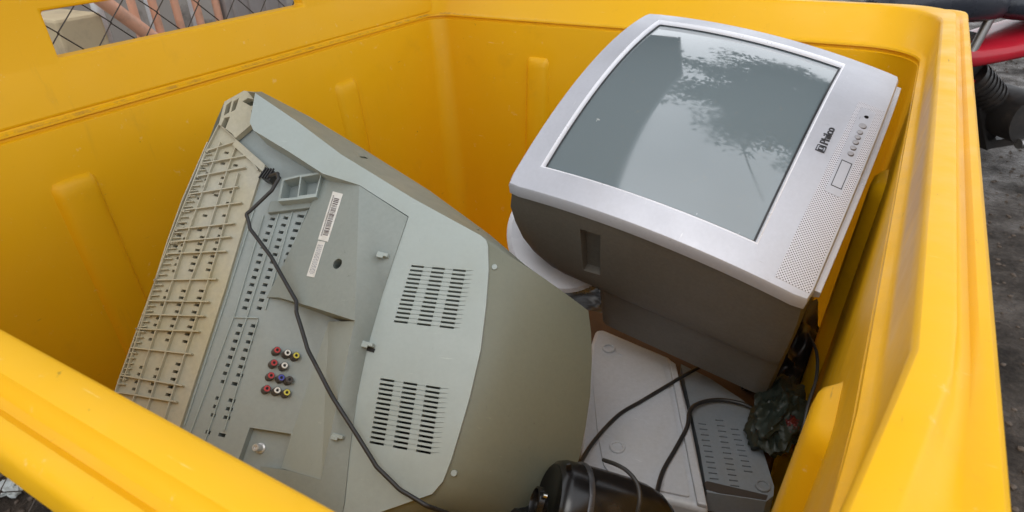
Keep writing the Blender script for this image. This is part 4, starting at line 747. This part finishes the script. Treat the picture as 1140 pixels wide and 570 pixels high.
# ================================================================ THE LOOSE THINGS
def rounded(P, r=.008):
    out = []; P = [Vector(p) for p in P]; n = len(P)
    for i in range(n):
        a, b, c = P[i-1], P[i], P[(i+1) % n]; k = min(r, (a-b).length*.4, (c-b).length*.4)
        p, q = b + (a-b).normalized()*k, b + (c-b).normalized()*k
        for t in (0, .33, .67, 1): out.append(p*(1-t)**2 + b*2*t*(1-t) + q*t*t)
    return out
def devices():
    G = GEO; cen = sum((Vector(p) for p in G['dev1']), Vector())/len(G['dev1']); base = Vector((cen.x, cen.y, cen.z-.055))
    r = empty('media_player', loc=base); tag(r, 'white flat player box upside down on the bin floor, round feet up, under black leads', 'media player')
    L = lambda P, dz=0: [Vector(p) - base + Vector((0, 0, dz)) for p in P]
    bm = bmesh.new(); slab(bm, L(G['dev1']), .052); obj('casing', bm, WHITEP, r, smooth=True, bevel=.009, seg=4)
    bm = bmesh.new(); slab(bm, rounded(L(G['dev1in'], .0045), .006), .006); obj('bottom_plate', bm, WHITEP, r, bevel=.0015)
    bm = bmesh.new(); slab(bm, L(G['dev1band'], .007), .009); obj('edge_trim', bm, WHITEP, r, bevel=.002)
    for p in L(G['dev1feet'], .004):
        bm = bmesh.new(); lathe(bm, p, p + Vector((0, 0, 1)), [(0, .0135), (.004, .0135), (.0055, .0120), (.0052, .0095), (.0025, .0088), (.0025, .0002)], 28); obj('foot', bm, WHITEP, r, smooth=True)
    bm = bmesh.new()
    for dx, dy in ((.03, -.02), (.045, -.025), (.06, -.03)):
        p = L([G['dev1in'][0]], .0048)[0] + Vector((dx, dy, 0)); box(bm, p, (.009, .003, .002), Matrix.Rotation(rad(-12), 3, 'Z'))
    obj('moulded_mark', bm, WHITEP, r)
    # smaller vented box
    cen = sum((Vector(p) for p in G['dev2']), Vector())/len(G['dev2']); base = Vector((cen.x, cen.y, cen.z-.045))
    r = empty('vented_box', loc=base); tag(r, 'small grey box with slotted vents and a round foot beside the white player', 'decoder box')
    bm = bmesh.new(); slab(bm, L(G['dev2']), .043); bd = obj('casing', bm, DEVG, r)
    c = bmesh.new()
    for p in L(G['dev2sl'], .004):
        box(c, p - Vector((0, 0, .003)), (.014, .0030, .012), Matrix.Rotation(rad(20), 3, 'Z'))
    cut(bd, c)
    bm = bmesh.new(); slab(bm, L(G['dev2bar'], .0012), .003); obj('label_slot', bm, DARKM, r)
    p = L([G['dev2foot']])[0]
    bm = bmesh.new(); lathe(bm, p, p + Vector((0, 0, 1)), [(0, .012), (.004, .012), (.0052, .0105), (.0048, .0085), (.002, .0080), (.002, .0002)], 28); obj('foot', bm, DEVG, r, smooth=True)
    # white basin between the televisions
    c = Vector(G['dome']); d = Vector(G['domedir']); ax = (-d + Vector((.35, -.1, .35))).normalized()
    bm = bmesh.new(); R = .112
    lathe(bm, Vector((0, 0, 0)), -ax, [(-.004, R*.93), (.0, R*.97), (.004, R), (.009, R*.985), (.03, R*.93), (.06, R*.80), (.085, R*.58), (.1, R*.3), (.104, .001)], 64)
    o = obj('plastic_bowl', bm, DOMEW, smooth=True); o.location = c; tag(o, 'white rounded plastic bowl wedged between the two televisions', 'bowl')
    # black appliance
    a, b = [Vector(p) for p in G['cyl']]; base = Vector(a); r = empty('water_boiler', loc=base); tag(r, 'glossy black cylindrical appliance lying in the bin with a thin lead round it', 'appliance')
    d = (b - a).normalized(); O = Vector((0, 0, 0))
    bm = bmesh.new(); lathe(bm, O, d, [(.006, .040), (.002, .046), (.006, .0505), (.014, .0535), (.030, .0545)], 64); obj('end_cap', bm, GLOSSB, r, smooth=True)
    bm = bmesh.new(); lathe(bm, O, d, [(.0295, .050), (.0300, .0557), (.0312, .0562), (.0352, .0562), (.0364, .0557), (.037, .050)], 64); obj('band', bm, mat('dark_band', (.07, .07, .075), .3, metal=.3), r, smooth=True)
    bm = bmesh.new(); lathe(bm, O, d, [(.0365, .0545), (.06, .0550), (.09, .0550), (.112, .0530), (.130, .048), (.143, .040), (.150, .028), (.152, .001)], 64); obj('body', bm, GLOSSB, r, smooth=True)
    bm = bmesh.new(); lathe(bm, O - d*.004, d, [(-.002, .018), (-.008, .0175), (-.009, .015), (-.002, .0135), (.004, .0135), (.004, .001)], 40); obj('socket_ring', bm, GLOSSB, r, smooth=True)
    bm = bmesh.new(); e = Vector((.9, .3, .2)); e = (e - d*e.dot(d)).normalized(); p = -d*.006 + e*.022; cyl(bm, p, p - d*.004, .0026, .0022, 16); obj('contact_pin', bm, CHROME, r, smooth=True)
    bm = bmesh.new(); e2 = Vector((-.25, .1, 1)); e2 = (e2 - d*e2.dot(d)).normalized(); p = d*.008 + e2*.051; bar(bm, p, p + e2*.008 - d*.004, .006, .004); obj('latch', bm, GLOSSB, r, bevel=.001)
    r.scale = (1.10, 1.10, 1.10)
    tag(tube('loose_lead', G['cylcord'], .0025, BLACK), 'thin black lead looped over the glossy black cylindrical appliance', 'cable')
    tag(tube('loose_lead', G['cord2'], .0036, BLACK), 'black lead crossing the left half of the white player box', 'cable')
    tag(tube('loose_lead', G['cord3'], .0038, BLACK), 'black lead looping from the grey vented box over the white player', 'cable')
    tag(tube('loose_lead', G['cord4'], .0026, BLACK), 'black lead hanging in the shade along the right yellow wall', 'cable')
    # crumpled bag
    def crumple(name, c, s, seed, m, lab, cat):
        bm = bmesh.new(); bmesh.ops.create_icosphere(bm, subdivisions=5, radius=1); sd = Vector((seed, 0, 0))
        for v in bm.verts:
            n = v.co.normalized(); q = 0
            for f, a in ((1.6, .42), (3.4, .25), (7, .10)): q += a * (1 - 2*abs(noise.noise(n*f + sd)))
            v.co = Vector((n.x*s[0], n.y*s[1], n.z*s[2])) * (.75 + q*.6)
        o = obj(name, bm, m, smooth=True); o.data.set_sharp_from_angle(angle=rad(60)); o.location = c; return tag(o, lab, cat)
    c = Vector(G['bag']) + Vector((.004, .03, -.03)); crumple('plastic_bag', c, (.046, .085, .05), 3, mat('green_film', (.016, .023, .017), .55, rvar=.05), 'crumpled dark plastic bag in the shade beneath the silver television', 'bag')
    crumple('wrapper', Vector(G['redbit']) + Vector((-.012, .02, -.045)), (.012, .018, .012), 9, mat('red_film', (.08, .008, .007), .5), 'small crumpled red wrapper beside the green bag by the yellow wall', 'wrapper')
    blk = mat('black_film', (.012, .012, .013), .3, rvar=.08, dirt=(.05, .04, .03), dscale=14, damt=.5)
    crumple('added_dark_bag', Vector((-.10, 1.30, H - .95)), (.075, .20, .13), 33, blk, 'added black sack darkening the gap under the right end of the silver television', 'bag')  # sack added to darken the gap below the set
    crumple('added_dark_bag', Vector((-.22, .47, H - .79)), (.13, .085, .10), 41, blk, 'black refuse sack under the glossy black cylinder by the near rim', 'bag')
    crumple('added_dark_bag', Vector((-.46, 1.42, H - 1.02)), (.30, .17, .10), 27, blk, 'large added black sack darkening the bin floor far back behind the white player', 'bag')  # added to keep the rear of the bin floor dark
    # cardboard and rubbish filling the bottom
    bm = bmesh.new(); slab(bm, rounded([(-.75, .40, H-.905), (-.06, .38, H-.905), (-.04, 1.02, H-.912), (-.10, 1.25, H-.915), (-.72, 1.2, H-.91)], .02), .235)
    tag(obj('cardboard_carton', bm, CARD, bevel=.003), 'brown cardboard carton under the white player at the bottom of the bin', 'carton')
devices()

# ================================================================ BEYOND THE BIN
def fence():
    X, z0, z1, y0, y1 = -1.50, .05, 1.75, -2.0, 4.6; D = .112
    m = mat('rusty_wire', (.075, .06, .05), .6, metal=.4, dirt=(.10, .06, .035), dscale=20, damt=.8)
    root = empty('chain_link_fence', loc=(X, 0, 0)); tag(root, 'rusty wire mesh fence seen through the opening in the yellow bin', 'fence')
    bm = bmesh.new(); r = .0021
    def wire(P):
        rings = []
        for i, p in enumerate(P):
            rings.append([bm.verts.new(p + Vector((0, r, 0))), bm.verts.new(p + Vector((r, 0, 0))), bm.verts.new(p - Vector((0, r, 0))), bm.verts.new(p - Vector((r, 0, 0)))])
        for A, B in zip(rings, rings[1:]):
            for j in range(4): bm.faces.new((A[j], A[(j+1) % 4], B[(j+1) % 4], B[j]))
    A = D/4; n = int((y1-y0)/(2*A)); rows = int((z1-z0)/(2*A))
    for k in range(n):
        y = y0 + k*2*A; P = []
        for j in range(rows+1):
            s = 1 if (j + k) % 2 else -1; yy = y + s*A*1.04; zz = z0 + j*2*A; w = .0022*(1 if k % 2 else -1)
            P += [Vector((w, yy - s*.003, zz - .003)), Vector((0, yy, zz)), Vector((-w, yy - s*.003, zz + .003))]
        wire([p + Vector((0, .005*math.sin(p.z*9 + p.y*5), .004*math.sin(p.y*7))) for p in P])
    obj('wire_mesh', bm, m, root)
    gal = mat('galvanised_post', (.35, .35, .34), .5, metal=.6, dirt=(.2, .13, .08), dscale=12, damt=.6)
    for y in (-1.9, .10, 2.35, 4.5):
        bm = bmesh.new(); cyl(bm, (-.03, y, -.1), (-.03, y, 1.8), .024, n=20); obj('post', bm, gal, root, smooth=True)
    bm = bmesh.new(); cyl(bm, (-.03, y0, 1.77), (-.03, y1, 1.77), .018, n=16); obj('top_rail', bm, gal, root, smooth=True)
fence()
def gate_and_clutter():
    org = mat('peach_painted_steel', (.74, .40, .27), .5, dirt=(.35, .22, .16), dscale=14, damt=.7)
    wht = mat('white_pvc', (.68, .70, .73), .4, dirt=(.4, .38, .36), dscale=14, damt=.5)
    X = -2.62
    root = empty('metal_gate', loc=(X, 1.75, 0)); tag(root, 'peach painted metal gate with upright bars beyond the wire mesh', 'gate')
    for y in (1.555, 1.64, 1.735, 1.83, 1.925):
        bm = bmesh.new(); cyl(bm, (0, y - 1.75, .12), (0, y - 1.75, 1.95), .016, n=16); obj('bar', bm, org, root, smooth=True)
    for z in (.12, .62, 1.95):
        bm = bmesh.new(); box(bm, (0, 0, z), (.04, .5, .05)); obj('rail', bm, org, root, bevel=.004)
    bm = bmesh.new(); cyl(bm, (.05, -.42, 1.12), (.05, -.12, .80), .026, n=20); obj('brace', bm, org, root, smooth=True)
    for y, lab in ((1.475, 'white upright pipe nearest the pale stone block'), (1.69, 'middle white upright pipe behind the peach gate bars'), (1.885, 'white upright pipe nearest the grey panel')):
        bm = bmesh.new(); cyl(bm, (0, 0, -.02), (0, 0, 2.2), .020, n=20); cyl(bm, (0, 0, .5), (0, 0, .56), .025, n=20)
        o = obj('pipe', bm, wht, smooth=True); o.location = (X - .1, y, 0); tag(o, lab, 'pipe', 'white pipes behind the fence')
    bm = bmesh.new(); box(bm, (0, 0, .49), (.26, .17, .98))
    blk = mat('sand_stone', (.55, .45, .29), .8, dirt=(.30, .24, .18), dscale=7, dlo=.5, dhi=.7, damt=.8, bump=.4, bscale=60)
    o = obj('stone_pillar', bm, blk, bevel=.012); o.location = (X - .12, 1.34, 0); tag(o, 'sandy coloured low stone pillar with a dark stain behind the fence', 'pillar')
    bm = bmesh.new(); box(bm, (0, 0, .6), (.06, .34, 1.2)); 
    for k in range(4): box(bm, (.033, -.13 + k*.087, .6), (.012, .02, 1.16))
    o = obj('panel', bm, mat('grey_sheet', (.30, .27, .26), .6, dirt=(.42, .38, .36), dscale=5, damt=.6), bevel=.004); o.location = (X, 2.12, 0); tag(o, 'mauve grey sheet panel standing right of the peach gate', 'panel')
    bm = bmesh.new(); box(bm, (0, 0, 1.5), (.15, 9, 3.0))
    o = obj('boundary_wall', bm, mat('weathered_concrete', (.40, .36, .32), .85, dirt=(.07, .055, .045), dscale=2.5, dlo=.52, dhi=.62, damt=.85, bump=.5, bscale=40)); o.location = (-3.6, 1.5, 0)
    tag(o, 'weathered grey concrete wall behind the gate and pipes', 'wall')
    # roof over the yard on that side; the screen mirrors it
    root = empty('canopy', loc=(-1.27, 1.6, 3.02)); tag(root, 'grey sheet roof above the left side, mirrored in the screen', 'canopy')
    bm = bmesh.new(); 
    grid_surface(bm, lin(-.5, .49, 24), [-3.6, -1, 1.2, 3.2], lambda x, y: Vector((x - (.58 if y > 3 else 0), y, .02*math.sin(x*40) + .05)))
    cm = mat('painted_roof_sheet', (.30, .33, .34), .6, dirt=(.2, .2, .2), dscale=3, damt=.5)
    rs = obj('roof_sheet', bm, cm, root, smooth=True); sol = rs.modifiers.new('s', 'SOLIDIFY'); sol.thickness = .004
    for y, dx in ((-3.5, 0), (-1.8, 0), (0, 0), (1.15, 0), (3.12, -.57)):
        bm = bmesh.new(); box(bm, (dx, y, .0), (.96, .06, .07)); obj('rafter', bm, cm, root, bevel=.004)
    bm = bmesh.new(); bar(bm, (.505, -3.6, -.04), (.505, 1.2, -.04), .03, .14); bar(bm, (.505, 1.17, -.042), (-.08, 3.2, -.042), .03, .14); obj('fascia', bm, cm, root)
    for y in (-3.4, 3.1):
        xx = -.45 if y < 0 else -.95; bm = bmesh.new(); cyl(bm, (xx, y, -3.1), (xx, y, -.02), .04, n=20); obj('column', bm, cm, root, smooth=True)
gate_and_clutter()
def debris():
    rnd = random.Random(8)
    def scrap(name, c, s, seed, m, lab, cat):
        bm = bmesh.new(); bmesh.ops.create_icosphere(bm, subdivisions=3, radius=1)
        for v in bm.verts:
            n = v.co.normalized(); q = 1 + .6*noise.noise(n*2 + Vector((seed, 0, 0))) + .3*noise.noise(n*5); v.co = Vector((n.x*s, n.y*s*.8, n.z*s*.4))*q
        o = obj(name, bm, m); o.location = c; tag(o, lab, cat)
    scrap('crumpled_paper', (-1.76, .335, .02), .035, 1, mat('wet_paper', (.42, .45, .44), .6), 'crumpled pale paper scrap on the ground below the near rim', 'paper')
    scrap('crushed_can', (-1.80, .285, .02), .035, 4, mat('red_can', (.38, .02, .02), .3), 'crushed red can on the dark ground at the lower left corner', 'can')
debris()
def motorbike():
    root = empty('motorbike', loc=(.56, 3.72, 0)); root.rotation_euler[2] = rad(42); tag(root, 'parked red motorbike with a black seat beyond the far corner of the bin', 'motorbike')
    red = mat('red_enamel', (.45, .015, .03), .2, rvar=.08, dirt=(.2, .05, .05), dscale=10, damt=.4)
    seat = mat('black_vinyl', (.022, .026, .036), .28, bump=.3, bscale=90); blk = mat('oily_black', (.014, .012, .011), .5, dirt=(.06, .045, .035), dscale=14, damt=.7)
    tyre = mat('tyre_rubber', (.02, .02, .02), .8); alloy = mat('dull_alloy', (.3, .29, .28), .35, metal=.9)
    for x in (-.62, .66):
        w = empty('wheel', loc=(x, 0, .29)); w.parent = root
        bm = bmesh.new(); n = 48
        R = [[bm.verts.new(((.245 + .045*math.cos(b))*math.cos(a), .045*math.sin(b), (.245+.045*math.cos(b))*math.sin(a))) for b in [2*math.pi*j/10 for j in range(10)]] for a in [2*math.pi*i/n for i in range(n)]]
        for i in range(n):
            for j in range(10): bm.faces.new((R[i][j], R[(i+1) % n][j], R[(i+1) % n][(j+1) % 10], R[i][(j+1) % 10]))
        obj('tyre', bm, tyre, w, smooth=True)
        bm = bmesh.new(); cyl(bm, (0, -.05, 0), (0, .05, 0), .045, n=24)
        for k in range(10): a = 2*math.pi*k/10; bar(bm, (.03*math.cos(a), 0, .03*math.sin(a)), (.215*math.cos(a), 0, .215*math.sin(a)), .01, .01, up=Vector((0, 1, 0)))
        obj('hub', bm, alloy, w)
    # seat: long padded shape
    def loftx(name, rows, m, par):
        bm = bmesh.new(); R = []
        for x, zc, hy, hz in rows: R.append([bm.verts.new((x, hy*math.copysign(abs(math.cos(a))**.7, math.cos(a)), zc + hz*math.copysign(abs(math.sin(a))**.7, math.sin(a)))) for a in [2*math.pi*k/20 for k in range(20)]])
        for A, B in zip(R, R[1:]):
            for j in range(20): bm.faces.new((A[j], A[(j+1) % 20], B[(j+1) % 20], B[j]))
        bm.faces.new(R[0][::-1]); bm.faces.new(R[-1]); o = obj(name, bm, m, par, smooth=True); s = o.modifiers.new('s', 'SUBSURF'); s.levels = s.render_levels = 1; return o
    loftx('seat', [(-.46, .86, .05, .02), (-.42, .86, .12, .06), (-.25, .85, .15, .075), (-.05, .85, .16, .075), (.15, .88, .16, .075), (.4, .91, .15, .07), (.58, .94, .11, .05), (.62, .95, .04, .02)], seat, root)
    loftx('side_panel', [(-.62, .64, .05, .05), (-.5, .66, .13, .05), (-.3, .69, .165, .050), (0, .74, .17, .055), (.3, .80, .15, .055), (.55, .85, .11, .05), (.78, .90, .05, .03)], red, root)
    loftx('fuel_tank', [(-.98, .86, .04, .03), (-.92, .88, .12, .08), (-.7, .90, .16, .10), (-.5, .88, .15, .09), (-.38, .85, .10, .05)], seat, root)
    bm = bmesh.new(); cyl(bm, (-.16, -.15, .38), (-.16, .15, .38), .11, n=28); cyl(bm, (-.22, 0, .42), (-.40, 0, .56), .068, n=24)
    for k in range(6): cyl(bm, (-.26-.022*k, 0, .45+.017*k), (-.268-.022*k, 0, .456+.017*k), .074, n=24)
    obj('engine', bm, blk, root, smooth=True)
    bm = bmesh.new(); cyl(bm, (-.2, -.16, .28), (.3, -.17, .27), .022, n=16); cyl(bm, (.2, -.17, .28), (.8, -.18, .38), .045, .05, 20); obj('exhaust', bm, alloy, root, smooth=True)
    bm = bmesh.new(); bar(bm, (-.5, 0, .72), (-.2, 0, .2), .05, .05); bar(bm, (-.2, 0, .2), (.66, .09, .29), .03, .04); bar(bm, (-.2, 0, .2), (.66, -.09, .29), .03, .04); bar(bm, (-.2, 0, .24), (.25, 0, .72), .05, .05); obj('frame', bm, blk, root)
    for y in (-.10, .10):
        bm = bmesh.new(); cyl(bm, (.5, y, .70), (.64, y, .31), .022, n=14); obj('shock_absorber', bm, alloy, root, smooth=True)
        bm = bmesh.new(); cyl(bm, (-.62, y*.8, .29), (-.46, y*.8, .86), .018, n=14); obj('fork_leg', bm, alloy, root, smooth=True)
    bm = bmesh.new(); cyl(bm, (-.42, -.33, 1.0), (-.46, 0, .94), .012, n=12); cyl(bm, (-.46, 0, .94), (-.42, .33, 1.0), .012, n=12); cyl(bm, (-.46, 0, .86), (-.46, 0, .94), .03, n=16); obj('handlebar', bm, alloy, root, smooth=True)
    bm = bmesh.new(); cyl(bm, (-.56, 0, .84), (-.66, 0, .83), .07, .085, 28); obj('headlight', bm, alloy, root, smooth=True)
    loftx('front_mudguard', [(-.95, .50, .03, .01), (-.85, .575, .06, .015), (-.62, .62, .06, .015), (-.42, .56, .06, .015), (-.36, .5, .03, .01)], red, root)
motorbike()

# tree overhead: not seen directly, mirrored in the screen
def tree():
    rnd = random.Random(12)
    bark = mat('bark', (.10, .08, .06), .9, bump=.6, bscale=30); leafm = mat('green_leaves', (.055, .085, .035), .55, dirt=(.09, .12, .045), dscale=1.5, damt=.7)
    root = empty('tree', loc=(2.3, 5.6, 0)); tag(root, 'leafy tree spreading above the bin, mirrored in the television screen', 'tree')
    base = Vector((2.3, 5.6, 0))
    limbs = []
    def limb(p, q, r0, r1, bm, bend=.12, n=7):
        p, q = Vector(p), Vector(q); k = (q-p).length*bend; off = Vector((rnd.uniform(-k, k), rnd.uniform(-k, k), rnd.uniform(0, k)))
        pts = [p.lerp(q, i/n) + off*math.sin(math.pi*i/n) for i in range(n+1)]
        for i in range(n): cyl(bm, pts[i], pts[i+1], r0+(r1-r0)*i/n, r0+(r1-r0)*(i+1)/n, 10)
        return pts
    bm = bmesh.new(); tr = limb((0, 0, -.1), (-.5, -.9, 4.3), .17, .11, bm, .05)
    tips = []
    for k in range(42):
        a = rnd.uniform(0, 2*math.pi); rr = 3.1 * math.sqrt(rnd.uniform(.05, 1)); tgt = Vector((-1.75 + rr*math.cos(a)*.85, -.6 + rr*math.sin(a), rnd.uniform(3.9, 6.4)))
        pts = limb(tr[-1 - rnd.randint(0, 1)], tgt, .06, .016, bm)
        tips += pts[3:]
        for s in range(4):
            q = pts[rnd.randint(3, 7)] + Vector((rnd.uniform(-.6, .6), rnd.uniform(-.6, .6), rnd.uniform(-.2, .5))); pp = limb(pts[rnd.randint(2, 6)], q, .02, .006, bm, n=4); tips += pp[2:]
    e = min(tips, key=lambda p: (p - Vector((-1.9, -3.4, 4.9))).length); limb(e, (-1.45, -4.45, 4.75), .02, .007, bm, .04)
    obj('trunk', bm, bark, root, smooth=True)
    bm = bmesh.new()
    for t in tips:
        if rnd.random() < .15: continue
        for _ in range(75):
            g = Vector((rnd.gauss(0, .19), rnd.gauss(0, .19), rnd.gauss(0, .14))); c = t + g
            a = Vector((rnd.gauss(0, 1), rnd.gauss(0, 1), rnd.gauss(0, .5))).normalized(); b = a.orthogonal().normalized(); L = rnd.uniform(.06, .10); w = L*.45
            v = [bm.verts.new(c - a*L), bm.verts.new(c + b*w), bm.verts.new(c + a*L), bm.verts.new(c - b*w)]; bm.faces.new(v)
    obj('crown', bm, leafm, root, auto=1)
tree()
